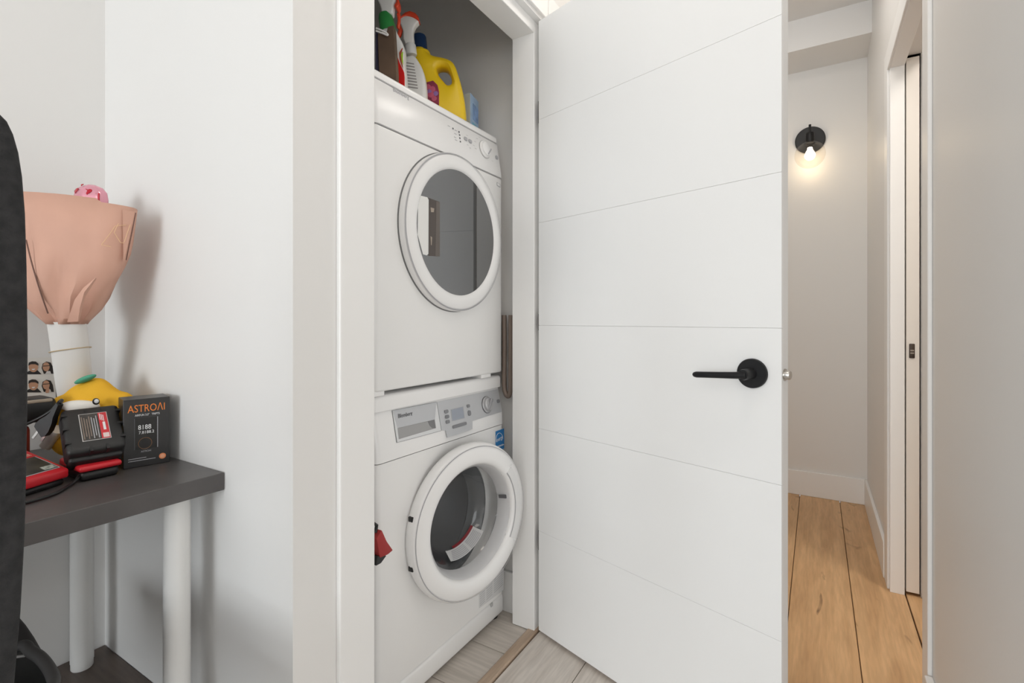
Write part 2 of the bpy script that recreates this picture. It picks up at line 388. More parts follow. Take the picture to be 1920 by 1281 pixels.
pl = bpy.data.lights.new('sconce_light', 'POINT'); pl.energy = .38; pl.color = (1, .78, .5); pl.shadow_soft_size = .03
po = bpy.data.objects.new('sconce_light', pl); COL.objects.link(po); po.location = (sx, YE-.095, gz-.045)

# ------------------------------------------------------------------ washer
Y0, Y1, XF = .893, 1.494, -.947
XB = -1.52
washer = thing('washing_machine', 'white front-loading washer under the dryer, round door ajar', 'washing machine', ((XB+XF)/2, (Y0+Y1)/2, 0))
# front shell with a porthole
PC = Vector((XF, 1.205, .444)); PR = .175
def round_rect(y0, y1, z0, z1, r, n=6):
    pts = []
    for cy, cz, a0 in ((y1-r, z1-r, 0), (y0+r, z1-r, 90), (y0+r, z0+r, 180), (y1-r, z0+r, 270)):
        for i in range(n+1):
            a = math.radians(a0+90*i/n); pts.append((cy+r*math.cos(a), cz+r*math.sin(a)))
    return pts
def hole_front(y0, y1, z0, z1, c, r, x, xb, xhole, N=72, edge=.018):
    b = bmesh.new(); inner = []; outer = []; outer2 = []
    for i in range(N):
        a = 2*math.pi*i/N; dy, dz = math.cos(a), math.sin(a)
        inner.append(b.verts.new((x, c[0]+r*dy, c[1]+r*dz)))
        ts = []
        if dy > 1e-9: ts.append((y1-c[0])/dy)
        if dy < -1e-9: ts.append((y0-c[0])/dy)
        if dz > 1e-9: ts.append((z1-c[1])/dz)
        if dz < -1e-9: ts.append((z0-c[1])/dz)
        t = min(ts); outer.append([c[0]+t*dy, c[1]+t*dz])
    for cy, cz in ((y0, z0), (y0, z1), (y1, z0), (y1, z1)):   # snap nearest to the corners
        k = min(range(N), key=lambda i: (outer[i][0]-cy)**2+(outer[i][1]-cz)**2); outer[k] = [cy, cz]
    layers = []
    for s in range(5):                                        # rounded vertical edges
        a = math.pi/2*s/4; ins = edge*(1-math.sin(a)); xx = x-edge*(1-math.cos(a))
        layers.append([b.verts.new((xx, min(max(p[0], y0+ins), y1-ins), p[1])) for p in outer])
    layers.append([b.verts.new((xb, p[0], p[1])) for p in outer])
    hole2 = [b.verts.new((xhole, v.co.y, v.co.z)) for v in inner]
    chain = [hole2, inner]+layers
    for p, q in zip(chain, chain[1:]):
        for i in range(N): b.faces.new((p[i], p[(i+1) % N], q[(i+1) % N], q[i]))
    b.faces.new(layers[-1])
    return b
obj('body', hole_front(Y0, Y1, .082, .6765, (PC.y, PC.z), PR, XF, XB, XF-.06), APP, washer, 35)
obj('kick_panel', box(XB+.05, XF+.001, Y0, Y1, .012, .0795, .012, 3), APP, washer, 40)
obj('foot', lathe([(0, 0), (.02, 0), (.02, .02), (0, .02)], (XF-.03, Y1-.03, 0), (0, 0, 1), 12), BLKP, washer)
obj('foot', lathe([(0, 0), (.02, 0), (.02, .02), (0, .02)], (XF-.03, Y0+.03, 0), (0, 0, 1), 12), BLKP, washer)
# fascia (tilted back towards its top)
prof = [(-1.5, .679), (-.9455, .679), (-.947, .72), (-.9645, .8065), (-1.5, .8065)]
b = prism([(x, Y0, z) for x, z in prof], (0, Y1-Y0, 0))
es = [e for e in b.edges if abs(e.verts[0].co.y-e.verts[1].co.y) < 1e-5 and max(e.verts[0].co.x, e.verts[1].co.x) > -1.0 and min(e.verts[0].co.x, e.verts[1].co.x) > -1.0]
bev(b, es, .016, 4)
obj('fascia', b, APP2, washer, 40)
obj('inner_shell', box(-1.5, -.985, Y0+.008, Y1-.008, .675, .815), DGREY, washer)
LIDW = box(XB, -.957, Y0-.001, Y1+.001, .8085, .850)
LIDES = [e for e in LIDW.edges if min(e.verts[0].co.z, e.verts[1].co.z) > .849 or (abs(e.verts[0].co.z-e.verts[1].co.z) > .005 and e.verts[0].co.x > -1.2)]
bev(LIDW, LIDES, .012, 4)
obj('lid', LIDW, APP2, washer, 40)
FP = Vector((-.947, 0, .72)); FN = Vector((.0865, 0, .0175)).normalized()   # plane of the sloping fascia
def fp(u, v): return onp(u, v, FP, FN)
def z8(a, b): return (700+a/6.1, 690+b/6.1)
def plate(name, pix, m, parent, t=.0015, pf=fp, n=FN, lift=.0003, r=0, smooth=None):
    pts = [pf(*p)+n*lift for p in pix]; return obj(name, prism(pts, n*t, r, 2, all_edges=False), m, parent, smooth)
# detergent drawer with its recessed grip: frame made of strips round the grip
dr_out = [z8(213, 490), z8(715, 392), z8(768, 718), z8(267, 853)]
grip = [z8(268, 690), z8(698, 590), z8(711, 690), z8(284, 817)]
plate('drawer_outline', [z8(209, 488), z8(718, 388), z8(772, 721), z8(263, 858)], DGREY, washer, .0004)
drawer = plate('detergent_drawer', [dr_out[0], dr_out[1], grip[1], grip[0]], SILVER, washer, .002)
plate('drawer_edge', [dr_out[1], dr_out[2], grip[2], grip[1]], mat('pale_silver', (.72, .73, .74), .4), drawer, .002)
plate('drawer_edge', [dr_out[2], dr_out[3], grip[3], grip[2]], MATS['pale_silver'], drawer, .002)
plate('drawer_edge', [dr_out[3], dr_out[0], grip[0], grip[3]], MATS['pale_silver'], drawer, .002)
g4 = [fp(*p)+FN*.0021 for p in grip]; cen = sum(g4, Vector())/4
b = bmesh.new(); vo = [b.verts.new(p) for p in g4]
vi = [b.verts.new(p.lerp(cen, .12)+FN*-.001 if i < 2 else p.lerp(cen, .02)-FN*.0004) for i, p in enumerate(g4)]
for i in range(4): b.faces.new((vo[i], vo[(i+1) % 4], vi[(i+1) % 4], vi[i]))
b.faces.new(vi)
obj('drawer_grip', b, mat('drawer_grip_grey', (.36, .36, .36), .4), drawer)
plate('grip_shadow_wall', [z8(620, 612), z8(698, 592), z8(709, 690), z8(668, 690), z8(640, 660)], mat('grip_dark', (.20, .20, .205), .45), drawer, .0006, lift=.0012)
text('logo', 'Blomberg', fp(*z8(276, 578))+FN*.0024, (0, 1, 0), (0, 0, 1), .0165, DGREY, drawer, width=.054)
# control panel
cp = plate('control_panel', [z8(722, 392), z8(1420, 242), z8(1464, 502), z8(1128, 608), z8(1128, 700), z8(842, 797), z8(824, 716), z8(775, 716)], SILVER, washer, .0018)
plate('display', [z8(878, 478), z8(1022, 440), z8(1038, 576), z8(893, 613)], mat('display_frame', (.40, .41, .44), .35), cp, .001, lift=.0018)
plate('display_screen', [z8(886, 484), z8(1014, 450), z8(1029, 570), z8(900, 604)], mat('lcd_blue_grey', (.33, .36, .42), .2), cp, .0006, lift=.0026)
def pill(name, a, b, wpx, hpx, m, parent, th=.003, pf=fp, n=FN, lift=.0018):
    c = pf(*z8(a, b)) if pf is fp else pf(a, b); N_ = []
    U_ = Vector((0, 1, 0)); V_ = n.cross(U_).normalized() * -1
    if V_.z < 0: V_ = -V_
    for yy, zz in round_rect(-wpx/2, wpx/2, -hpx/2, hpx/2, min(wpx, hpx)*.42, 4): N_.append(c+U_*yy+V_*zz+n*lift)
    return obj(name, prism(N_, n*th, .0005, 1, all_edges=False), m, parent, 40)
for a, b in ((826, 500), (835, 560), (842, 618)): pill('button', a, b, .018, .010, GREYB, cp)
pill('button', 1077, 437, .015, .010, GREYB, cp); pill('button', 1090, 518, .015, .017, GREYB, cp); pill('button', 1421, 382, .017, .012, GREYB, cp)
pl_ = pill('button_bar', 979, 656, .070, .0095, GREYB, cp)
for a, b, w_ in ((785, 510, .006), (790, 605, .009), (1130, 425, .012), (1415, 340, .006), (1095, 575, .005), (912, 712, .008), (910, 735, .006), (960, 695, .006), (1012, 685, .004), (1012, 715, .004), (1060, 680, .007)):
    pill('symbol', a, b, w_, .0022, LGREY, cp, .0002)
for a, b in ((1190, 328), (1245, 305), (1330, 300), (1335, 340), (1360, 385), (1375, 440), (1360, 490), (1300, 535), (1215, 540), (1205, 490), (1195, 438), (1190, 380), (1290, 300)):
    pill('programme_mark', a, b, .012, .0022, LGREY, cp, .0002)
kc = fp(*z8(1291, 422))
kn = obj('knob', lathe([(0, .001), (.0265, .001), (.0275, .004), (.0265, .005), (.023, .006), (.0215, .0125), (.019, .0145), (0, .0145)], kc+FN*.001, FN, 32), mat('knob_silver', (.50, .50, .51), .3, .5, metal=.3), cp, 35)
obj('knob_ring', lathe([(.0285, .0002), (.0285, .003), (.0265, .004)], kc+FN*.0015, FN, 32, cap1=False), DGREY, kn, 40)
ug = Vector((0, .5, .86)).normalized(); gq = FN.cross(ug)
obj('knob_grip', prism([kc+FN*.0145+ug*a+gq*b_ for a, b_ in ((-.021, -.006), (.021, -.006), (.021, .006), (-.021, .006))], FN*.005, .002, 2), mat('knob_grip_silver', (.36, .36, .38), .3, .5, metal=.3), kn, 40)
obj('knob_mark', prism([kc+FN*.0152+ug*a+gq*b_ for a, b_ in ((.012, -.010), (.022, -.009), (.022, .002), (.012, .002))], FN*.001), DGREY, kn)
# blue efficiency sticker
sp = lambda u, v: atx(u, v, XF+.0006)
NX = Vector((1, 0, 0))
stk = plate('energy_sticker', [z8(1398, 727), z8(1494, 692), z8(1496, 920), z8(1442, 948), z8(1398, 925)], mat('sticker_blue', (.03, .20, .48), .5), washer, .0004, sp, NX, 0)
for q in ((z8(1402, 905), z8(1494, 872), 'line'),):
    plate('sticker_line', [q[0], q[1], (q[1][0], q[1][1]+1.4), (q[0][0], q[0][1]+1.4)], WHITE, stk, .0002, sp, NX, .0004)
arc = []
for i in range(13):
    a = math.radians(200-200*i/12); arc.append(atx(936.5+6.2*math.cos(a), 823-11*math.sin(a), XF+.0012))
tag(obj('sticker_arc', tube(arc, .0009, 6), WHITE, stk), None)
text('sticker_word', 'energy', atx(930.2, 830, XF+.0011), (0, 1, .12), (0, 0, 1), .020, WHITE, stk, width=.044)
text('sticker_name', 'ENERGY STAR', atx(930, 840.5, XF+.0011), (0, 1, 0), (0, 0, 1), .0085, WHITE, stk, width=.046)
# pale label and catch at the lower right
lab = plate('rating_label', [(898.5, 1107), (944.5, 1064), (944.5, 1106), (898.5, 1141)], mat('clear_label', (.70, .70, .70), .5), washer, .0003, sp, NX, 0)
for k, (ua, ub, da) in enumerate(((900, 909, 0), (912, 923, 0), (926, 943, 0))):
    for j in range(7):
        va = 1112-(ua-898.5)*.93+j*4.1; vb = 1112-(ub-898.5)*.93+j*4.0
        plate('label_line', [(ua, va), (ub, vb), (ub, vb+1.7), (ua, va+1.9)], mat('label_print', (.52, .52, .53), .6), lab, .0002, sp, NX, .0003)
obj('kick_catch', box(XF, XF+.004, 1.408, 1.420, .068, .081, .002, 2), mat('catch_grey', (.5, .5, .5), .4), washer, 40)
# drum, gasket
obj('drum', lathe([(PR+.03, -.06), (PR+.05, -.1), (PR+.05, -.42), (0, -.42)], PC, (1, 0, 0), 48, cap0=False), STEEL, washer, 40)
obj('gasket', ring([(PR-.004, .002), (PR-.012, .004), (PR-.025, -.02), (PR-.03, -.05), (PR-.005, -.07), (PR+.02, -.065), (PR-.004, -.03)], PC, (1, 0, 0), 56), RUBBER, washer, 50)
wl = []
# round door, hinged on its left edge and swung out a little
HP = Vector((-.940, .990, .444)); PH = math.radians(10.0)
dn = Vector((math.cos(PH), -math.sin(PH), 0)); dr = Vector((math.sin(PH), math.cos(PH), 0))   # outward normal; direction across the door
R_ = .231; DC = HP+dr*R_
wd = obj('porthole_door', ring([(R_-.012, -.012), (R_-.002, -.002), (R_, .010), (R_-.003, .024), (R_-.014, .032), (R_-.045, .036), (R_-.058, .033), (R_-.066, .024), (R_-.064, .0), (R_-.058, -.012)], DC, dn, 80), APP2, washer, 50)
obj('seam_ring', ring([(R_-.0105, .0335), (R_-.0095, .0338), (R_-.0085, .0322)], DC, dn, 80), LGREY, wd)
obj('inner_bezel', ring([(R_-.064, .024), (R_-.071, .018), (R_-.080, -.02), (R_-.076, -.024), (R_-.06, -.012)], DC, dn, 64), mat('bezel_grey', (.60, .60, .61), .25), wd, 50)
GB = thin_glass('porthole_glass', (.93, .94, .95), .6)
bowl = [(R_-.078, -.016), (R_-.090, -.035), (R_-.105, -.07), (R_-.125, -.085), (.05, -.095), (0, -.097)]
obj('glass_bowl', lathe(bowl, DC, dn, 56, cap0=False), GB, wd, 60)
obj('rear_ring', ring([(R_-.060, -.011), (R_-.02, -.012), (R_-.024, -.026), (R_-.07, -.03)], DC, dn, 64), RUBBER, wd, 50)
def dpt(rad, ang, h): a = math.radians(ang); return DC+dr*(rad*math.cos(a))+UP*(rad*math.sin(a))+dn*h
# handle recess on the right half of the ring
b = loft([[dpt(R_-.052, a, .0365), dpt(R_-.028, a, .0365), dpt(R_-.028, a, .0345), dpt(R_-.052, a, .0345)] for a in range(-32, 41, 6)])
obj('handle_lip', b, mat('handle_white', (.78, .78, .78), .25), wd, 50)
for ang0 in (-33, 40):
    a = math.radians(ang0)
    obj('handle_end', loft([[dpt(R_-.066, ang0+s, .026), dpt(R_-.022, ang0+s*.6, .0372), dpt(R_-.022, ang0+s*.6, .0352), dpt(R_-.066, ang0+s, .022)] for s in (0, 2.5)]), MATS['handle_white'], wd)
obj('handle_line', loft([[dpt(R_-.055, a, .037), dpt(R_-.0535, a, .0372), dpt(R_-.0535, a, .0355), dpt(R_-.055, a, .0355)] for a in range(-32, 41, 6)]), LGREY, wd)
# grey catch on the bezel, hinge blocks
obj('catch', loft([[dpt(R_-.073, a, .016), dpt(R_-.083, a, -.006), dpt(R_-.086, a, -.006), dpt(R_-.076, a, .017)] for a in (9, 13)]), DGREY, wd)
for ang in (163, 197):
    c = dpt(R_-.004, ang, .010)
    obj('hinge', box(-.008, .008, -.006, .006, -.007, .007, .002, 2, M=Matrix.Translation(c)), BLKP, wd, 40)
# printed warning strip curved along the lower inside of the bowl
def strip(r0, r1, h0, h1, a0, a1, th=.0008, n=14):
    S = []
    for i in range(n+1):
        a = a0+(a1-a0)*i/n
        S.append([dpt(r0, a, h0), dpt(r1, a, h1), dpt(r1+th, a, h1+th), dpt(r0+th, a, h0+th)])
    return loft(S)
ws = obj('warning_label', strip(R_-.098, R_-.118, -.040, -.070, -105, -38), mat('label_grey', (.62, .62, .62), .5), wd)
obj('label_edge', strip(R_-.1185, R_-.1225, -.0715, -.078, -88, -38), DRED, ws)
for k in range(6):
    f = (k+.6)/6.8; ra = R_-.098-.02*f; ha = -.040-.030*f
    obj('label_line', strip(ra, ra-.0014, ha+.0012, ha-.0008, -100+k, -70, .0006, 8), LGREY, ws)
    obj('label_line', strip(ra, ra-.0014, ha+.0012, ha-.0008, -66, -42, .0006, 8), LGREY, ws)

# ------------------------------------------------------------------ dryer
DZ0, DZ1 = .8615, 1.690
E0, E1 = .886, 1.4875
dryer = thing('tumble_dryer', 'white tumble dryer with dark round window stacked on the washer', 'dryer', ((XB+XF)/2, (E0+E1)/2, .85))
def topbev(b, r):
    zt = max(v.co.z for v in b.verts)
    bev(b, [e for e in b.edges if min(e.verts[0].co.z, e.verts[1].co.z) > zt-1e-5 or (abs(e.verts[0].co.z-e.verts[1].co.z) > .005 and e.verts[0].co.x > -1.2)], r, 4); return b
def vbox(x0, x1, y0, y1, z0, z1, r, rs=.004):
    b = box(x0, x1, y0, y1, z0, z1)
    es = [e for e in b.edges if abs(e.verts[0].co.z-e.verts[1].co.z) > .001 and e.verts[0].co.x > (x0+x1)/2]
    bev(b, es, r, 5)
    es = [e for e in b.edges if abs(e.verts[0].co.z-e.verts[1].co.z) < 1e-5 and len(e.link_faces) == 2 and e.calc_face_angle(0) > 1 and max(e.verts[0].co.x, e.verts[1].co.x) > (x0+x1)/2+.05]
    bev(b, es, rs, 3); return b
obj('body', vbox(XB, XF, E0, E1, DZ0, 1.5415, .016, .006), APP, dryer, 40)
obj('inner_shell', box(XB+.01, XF-.03, E0+.008, E1-.008, 1.53, 1.664), LGREY, dryer)
prof = [(-1.5, 1.5435), (-.945, 1.5435), (-.947, 1.565), (-.962, 1.661), (-.968, 1.6665), (-1.5, 1.6665)]
b = prism([(x, E0-.0005, z) for x, z in prof], (0, E1-E0+.001, 0))
es = [e for e in b.edges if abs(e.verts[0].co.y-e.verts[1].co.y) < 1e-5 and min(e.verts[0].co.x, e.verts[1].co.x) > -1.0]
bev(b, es, .018, 5)
panel = obj('control_panel', b, APP2, dryer, 40)
obj('lid', topbev(box(XB, -.9625, E0+.004, E1-.010, 1.6680, DZ1), .011), APP2, dryer, 40)
GN = Vector((.096, 0, .015)).normalized(); GP = Vector((-.947, 0, 1.565))
gp2 = lambda u, v: onp(u, v, GP, GN)
text('logo', 'Blomberg', gp2(736.5, 170.5)+GN*.0006, (0, 1, 0), (0, 0, 1), .0165, LGREY, panel, width=.060)
def z1(a, b): return (680+a/4.27, b/4.27)
kc = gp2(*z1(975, 1198))
kn = obj('knob', lathe([(0, .0), (.0285, .0), (.0295, .002), (.0285, .005), (.0245, .006), (.0235, .0115), (.0205, .0135), (0, .0135)], kc, GN, 36), APP2, panel, 35)
obj('knob_ring', lathe([(.0305, .0002), (.0305, .002), (.0285, .0025)], kc+GN*.0003, GN, 36, cap1=False), mat('pale_ring', (.52, .52, .51), .5), kn, 40)
ug = Vector((0, .68, .73)).normalized(); ug = (ug-GN*ug.dot(GN)).normalized(); gq = GN.cross(ug)
obj('knob_mark', prism([kc+GN*.0135+ug*a+gq*b_ for a, b_ in ((-.016, -.016), (.018, -.016), (.018, -.011), (-.016, -.011))], GN*.001), LGREY, kn)
def dpill(name, p, w_, h_, m, th=.0012): return pill(name, p[0], p[1], w_, h_, m, panel, th, gp2, GN, .0003)
for p in ((722, 1030), (770, 1057), (775, 1082), (777, 1107), (781, 1135)): dpill('indicator_light', z1(*p), .0056, .0056, DGREY)
for p in ((690, 1010), (745, 1045), (742, 1072), (740, 1100), (748, 1122)): dpill('symbol', z1(*p), .012, .002, LGREY, .0002)
for p in ((822, 1113), (858, 1132)):
    dpill('button', z1(*p), .017, .0115, LGREY, .003)
for p in ((1070, 1262),): dpill('button', z1(*p), .016, .013, LGREY, .003)
for p in ((840, 1160), (860, 1185), (835, 1085), (900, 1135), (915, 1110), (935, 1100), (890, 1165), (905, 1190), (1010, 1255), (1040, 1290)): dpill('symbol', z1(*p), .010, .0018, mat('pale_print', (.6, .6, .6), .6), .0002)
bp2 = lambda u, v: atx(u, v, XF+.0003)
plate('badge', [(931.5, 341.5), (938, 345.5), (938, 352), (931.5, 348)], LGREY, dryer, .0004, bp2, NX, 0)
plate('badge', [(932.3, 342.8), (937.2, 345.9), (937.2, 350.5), (932.3, 347.2)], APP2, dryer, .0006, bp2, NX, 0)
# round door: white ring and dark glass
RC = Vector((XF, 1.2055, 1.3075)); RR = .236
dd = obj('round_door', ring([(RR-.008, .0), (RR, .003), (RR+.001, .015), (RR-.003, .022), (RR-.012, .027), (RR-.03, .029), (.1945, .0275), (.189, .024), (.186, .018), (.186, .0)], RC, (1, 0, 0), 96), APP2, dryer, 50)
DG = mat('dark_tinted_glass', (.016, .017, .018), .03, .5, IOR=2.6)
obj('dark_window', lathe([(0, .012), (.1885, .012), (.1885, .0225), (0, .0225)], RC, (1, 0, 0), 96), DG, dd, 40)
obj('door_seam', ring([(RR-.0015, .0232), (RR-.0030, .0245), (RR-.0045, .0252), (RR-.0042, .0258), (RR-.001, .0238)], RC, (1, 0, 0), 96), LGREY, dd)
obj('shadow_gap', ring([(RR-.002, -.001), (RR+.003, -.001), (RR+.003, .0006), (RR-.002, .0006)], RC, (1, 0, 0), 96), mat('gap_grey', (.25, .25, .25), .7), dd)
# white and brown plates on the glass, painted as a reflection with glints
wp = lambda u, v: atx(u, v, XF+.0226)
plate('painted_reflection_pale', [(784, 366), (801, 370), (803.5, 375), (803, 476), (800, 479), (793, 477), (783, 440)], mat('reflection_white', (.82, .82, .80), .4), dd, .0004, wp, NX, 0)
plate('painted_reflection_dark', [(803.8, 371), (820, 377), (824.5, 379), (824.5, 481), (803.2, 480)], mat('reflection_brown', (.075, .058, .05), .3), dd, .0003, wp, NX, 0)
plate('painted_reflection_edge', [(818, 378), (824.5, 379), (824.5, 481), (816, 481)], mat('reflection_light_brown', (.13, .11, .095), .3), dd, .0005, wp, NX, 0)
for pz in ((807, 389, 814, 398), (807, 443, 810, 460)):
    plate('painted_reflection_glint', [(pz[0], pz[1]), (pz[2], pz[1]+2), (pz[2]-1, pz[3]), (pz[0]+1, pz[3])], mat('glint_tan', (.4, .33, .27), .4), dd, .0006, wp, NX, 0)
for ya, yb in ((E0+.004, .926), (1.362, 1.418)):
    obj('stacking_foot', box(-1.03, XF-.004, ya, yb, .85, DZ0+.003, .002, 2), APP2, dryer)
for ya, yb in ((E0+.004, .926), (1.362, 1.418)):
    obj('stacking_foot', box(XB+.03, XB+.1, ya, yb, .85, DZ0+.003, .002, 2), APP2, dryer)

# ------------------------------------------------------------------ things on the dryer (top at DZ1)
def pp(pix, Z): return [atd(u, v, Z) for u, v in pix]
ZB = DZ1
def vz(z, Z): return V0-(z-H)*F/Z
# yellow jug
JZ = 1.68; JB = vz(ZB, JZ)
jug = thing('detergent_jug', 'yellow plastic detergent jug with navy cap and moulded handle', 'jug', (atd(825, JB, JZ).x, atd(825, JB, JZ).y, ZB))
outer = [(771, 112), (775, 98), (783, 93), (796, 94), (804, 104), (815, 110), (830, 113), (845, 118), (854, 128), (860, 145), (866, 165), (871, 190), (873.5, 212), (874, 226), (873.5, JB-2), (870, JB-.6), (850, JB-.6), (825, JB-.6), (800, JB-.6), (780, JB-.6), (774, JB-2), (772, 226), (771, 200), (770.5, 165), (770.5, 135)]
hole = [(820.5, 134), (827, 131), (836, 132), (843, 139), (847, 149), (848, 160), (844, 165), (838, 163), (831, 155), (824, 146)]
def holed_slab(outer, hole, Z, th, r):
    """slab with a hole, both outlines given in one plane; edges rounded"""
    b = bmesh.new()
    def layer(o, off, ins):
        c = Vector((sum(p[0] for p in o)/len(o), sum(p[1] for p in o)/len(o)))
        out = []
        n = len(o)
        for i, p in enumerate(o):
            a = Vector(o[i-1]); bq = Vector(o[(i+1) % n]); t = (bq-a).normalized(); nn = Vector((t.y, -t.x))
            q = Vector(p)-nn*ins
            out.append(b.verts.new(atd(q.x, q.y, Z)+AX*off))
        return out
    px = r/(Z/F)
    offs = [(-th/2, px), (-th/2+r*.3, px*.3), (-th/2+r, 0), (th/2-r, 0), (th/2-r*.3, px*.3), (th/2, px)]
    Lo = [layer(outer, o, i) for o, i in offs]
    Li = [layer(hole, o, -i*.8) for o, i in offs]
    for L_ in (Lo, Li):
        for p, q in zip(L_, L_[1:]):
            for i in range(len(p)): b.faces.new((p[i], p[(i+1) % len(p)], q[(i+1) % len(p)], q[i]))
    for o_, i_ in ((Lo[0], Li[0]), (Lo[-1], Li[-1])):
        es = []
        for L_ in (o_, i_):
            for k in range(len(L_)): es.append(b.edges.get((L_[k], L_[(k+1) % len(L_)])))
        bmesh.ops.triangle_fill(b, edges=es, use_beauty=True)
    return b
YEL = mat('yellow_plastic', (.85, .58, .012), .35, .5)
def densify(pts, n=3): 
    P = smoothpath([(p[0], p[1], 0) for p in pts+[pts[0]]], n)[:-1]; return [(p.x, p.y) for p in P]
# outlines run clockwise on screen so that 'inside' is to the right of travel
obj('bottle', holed_slab(densify(outer), densify(hole), JZ, .066, .018), YEL, jug, 70)
capc = atd(788, 97, JZ)
capax = (UP*1+RT*-.10).normalized()
obj('cap', lathe([(.027, -.012), (.0275, .0), (.025, .006), (.0245, .046), (.022, .052), (0, .053)], capc, capax, 32), mat('navy_cap', (.01, .035, .10), .4), jug, 35)
obj('neck_ring', lathe([(.031, -.016), (.033, -.010), (.031, -.004), (.026, -.002)], capc, capax, 32), YEL, jug, 50)
lab = obj('label', prism([p-AX*.0342 for p in pp([(796, 172), (803, 163), (815, 160), (823, 168), (826, 180), (826, JB), (783, JB), (783, 190)], JZ)], AX*.003, .001, 1), mat('berry_label', (.26, .03, .07), .4, noise=.5, scale=60), jug)
for (u, v, r_) in ((806, 172, 5), (814, 176, 5.5), (809, 180, 4.5), (811, 186, 6), (820, 184, 4.5), (803, 181, 4), (817, 193, 5)):
    obj('printed_berry', lathe([(0, .0006), (r_*JZ/F, .0)], atd(u, v, JZ)-AX*.0347, -AX, 14, cap1=False), mat('berry_pink', (.55, .10, .18), .4) if r_ > 4.6 else mat('berry_violet', (.30, .16, .42), .4), lab)
# blue carton
bx = thing('detergent_carton', 'small pale blue carton behind the yellow jug on the dryer', 'box', (-1.045, 1.42, ZB))
MB_ = Matrix.Translation((-1.022, 1.407, 0))@Matrix.Rotation(math.radians(14), 4, 'Z')
pa = mat('carton_blue', (.32, .45, .62), .5, noise=.22, scale=22)
obj('carton', box(-.05, .0, -.016, .060, ZB, 1.828, .001, 1, M=MB_), pa, bx)
obj('side_panel', box(-.049, -.001, -.0175, -.016, ZB+.002, 1.826, M=MB_), mat('carton_grey', (.42, .45, .46), .5), bx)
obj('printed_panel', box(0, .0008, .004, .056, 1.745, 1.80, M=MB_), mat('carton_print', (.20, .32, .55), .5, noise=.35, scale=40), bx)
obj('printed_band', box(0, .0008, .002, .058, 1.715, 1.733, M=MB_), mat('carton_band', (.16, .42, .55), .5, noise=.2, scale=30), bx)
# spray bottles: flattened lathed bodies with trigger heads
def spray(prefix_label, u0, Z, prof, m_body, fx=1.0, dep=.6, group=None):
    base = atd(u0, vz(ZB, Z), Z); base.z = ZB
    t = thing('spray_bottle', prefix_label, 'spray bottle', base)
    return t, base
WHITEP = mat('white_plastic', (.78, .77, .75), .35)
ORANGE = mat('orange_red_plastic', (.75, .07, .025), .4)
GREENP = mat('green_plastic', (.03, .26, .06), .4)
S2, b2 = spray('white spray bottle with orange-red trigger head beside the yellow jug', 779, 1.60, None, None)
k2 = 1.60/F
fr2 = (RT, AX, UP)
BV2 = vz(ZB, 1.60)
b = prism(pp([(761, 110), (778, 107), (786, 119), (794, 133), (799, 152), (801, 174), (802, BV2), (757, BV2), (757, 150), (759, 125)], 1.60), AX*.046, .012, 4)
bmesh.ops.translate(b, verts=b.verts, vec=-AX*.023); obj('bottle', b, WHITEP, S2, 60)
def sp2(u, v, off=0): return atd(u, v, 1.60)+AX*off
obj('collar', lathe([(.0175, 0), (.0185, .004), (.0175, .03), (.016, .034), (0, .034)], sp2(771, 104)+UP*0, (RT*-.08+UP), 22), mat('clear_white_collar', (.70, .70, .69), .3), S2, 40)
hd = prism(pp([(757, 76), (757, 62), (752, 48), (750, 40), (757, 33), (772, 33), (787, 43), (780, 50), (776, 58), (775.5, 68), (777, 78), (775, 88), (762, 88)], 1.60), AX*.026, .005, 3)
bmesh.ops.translate(hd, verts=hd.verts, vec=-AX*.013)
hd = obj('spray_head', hd, WHITEP, S2, 50)
b = prism(pp([(749, 42), (754, 34), (761, 28), (770, 25), (780, 29), (786, 36), (787.5, 44), (778, 38), (764, 34), (756, 37)], 1.60), AX*.030, .004, 2)
bmesh.ops.translate(b, verts=b.verts, vec=-AX*.015); obj('head_cover', b, ORANGE, hd, 50)
b = prism(pp([(751, 44), (756, 44), (756, 54), (752, 68), (747, 73), (744, 71), (747, 58)], 1.60), AX*.012, .003, 2)
bmesh.ops.translate(b, verts=b.verts, vec=-AX*.006); obj('trigger', b, ORANGE, hd, 50)
for j in range(9):
    v = 123+j*5.6
    b = prism([p-AX*.0234 for p in pp([(762+(j > 5)*3, v), (779+j*.9, v+3), (779+j*.9, v+5.0), (762+(j > 5)*3, v+2.2)], 1.60)], AX*.0012)
    obj('printed_line', b, mat('print_grey_brown', (.30, .28, .27), .6), S2)
# front bottle: green collar, red and white sleeve
S1, b1 = spray('spray bottle with green collar and red label behind the brown box', 742, 1.50, None, None)
k1 = 1.50/F
BV1 = vz(ZB, 1.50)
b = prism(pp([(719, 60), (742, 57), (750, 74), (758, 87), (761, 103), (759.5, 118), (763, 148), (764, BV1), (713, BV1), (713, 90)], 1.50), AX*.052, .012, 4)
bmesh.ops.translate(b, verts=b.verts, vec=-AX*.026); obj('bottle', b, WHITEP, S1, 60)
rl = prism([p-AX*.0266 for p in pp([(741, 148), (742, 130), (744, 116), (749, 114), (754, 128), (761, 143), (762, 152), (762, 175), (741, 175)], 1.50)], AX*.006, .001, 1)
rl = obj('red_label', rl, mat('label_red', (.70, .018, .015), .3), S1)
for pts, nm, c in (([(752, 108), (757, 100), (759, 99), (756, 110), (757, 124), (760, 137), (757, 132), (753, 120)], 'label_arc', (.45, .10, .05)),
               ([(755, 112), (758, 106), (759.5, 106), (759, 118), (760, 131), (757, 124)], 'label_lime', (.45, .70, .05))):
    obj(nm, prism([p-AX*.0270 for p in pp(pts, 1.50)], AX*.0015), mat('paint_'+nm, c, .4), rl)
c1 = atd(727, 53, 1.50)
ax1 = (UP+RT*-.20).normalized()
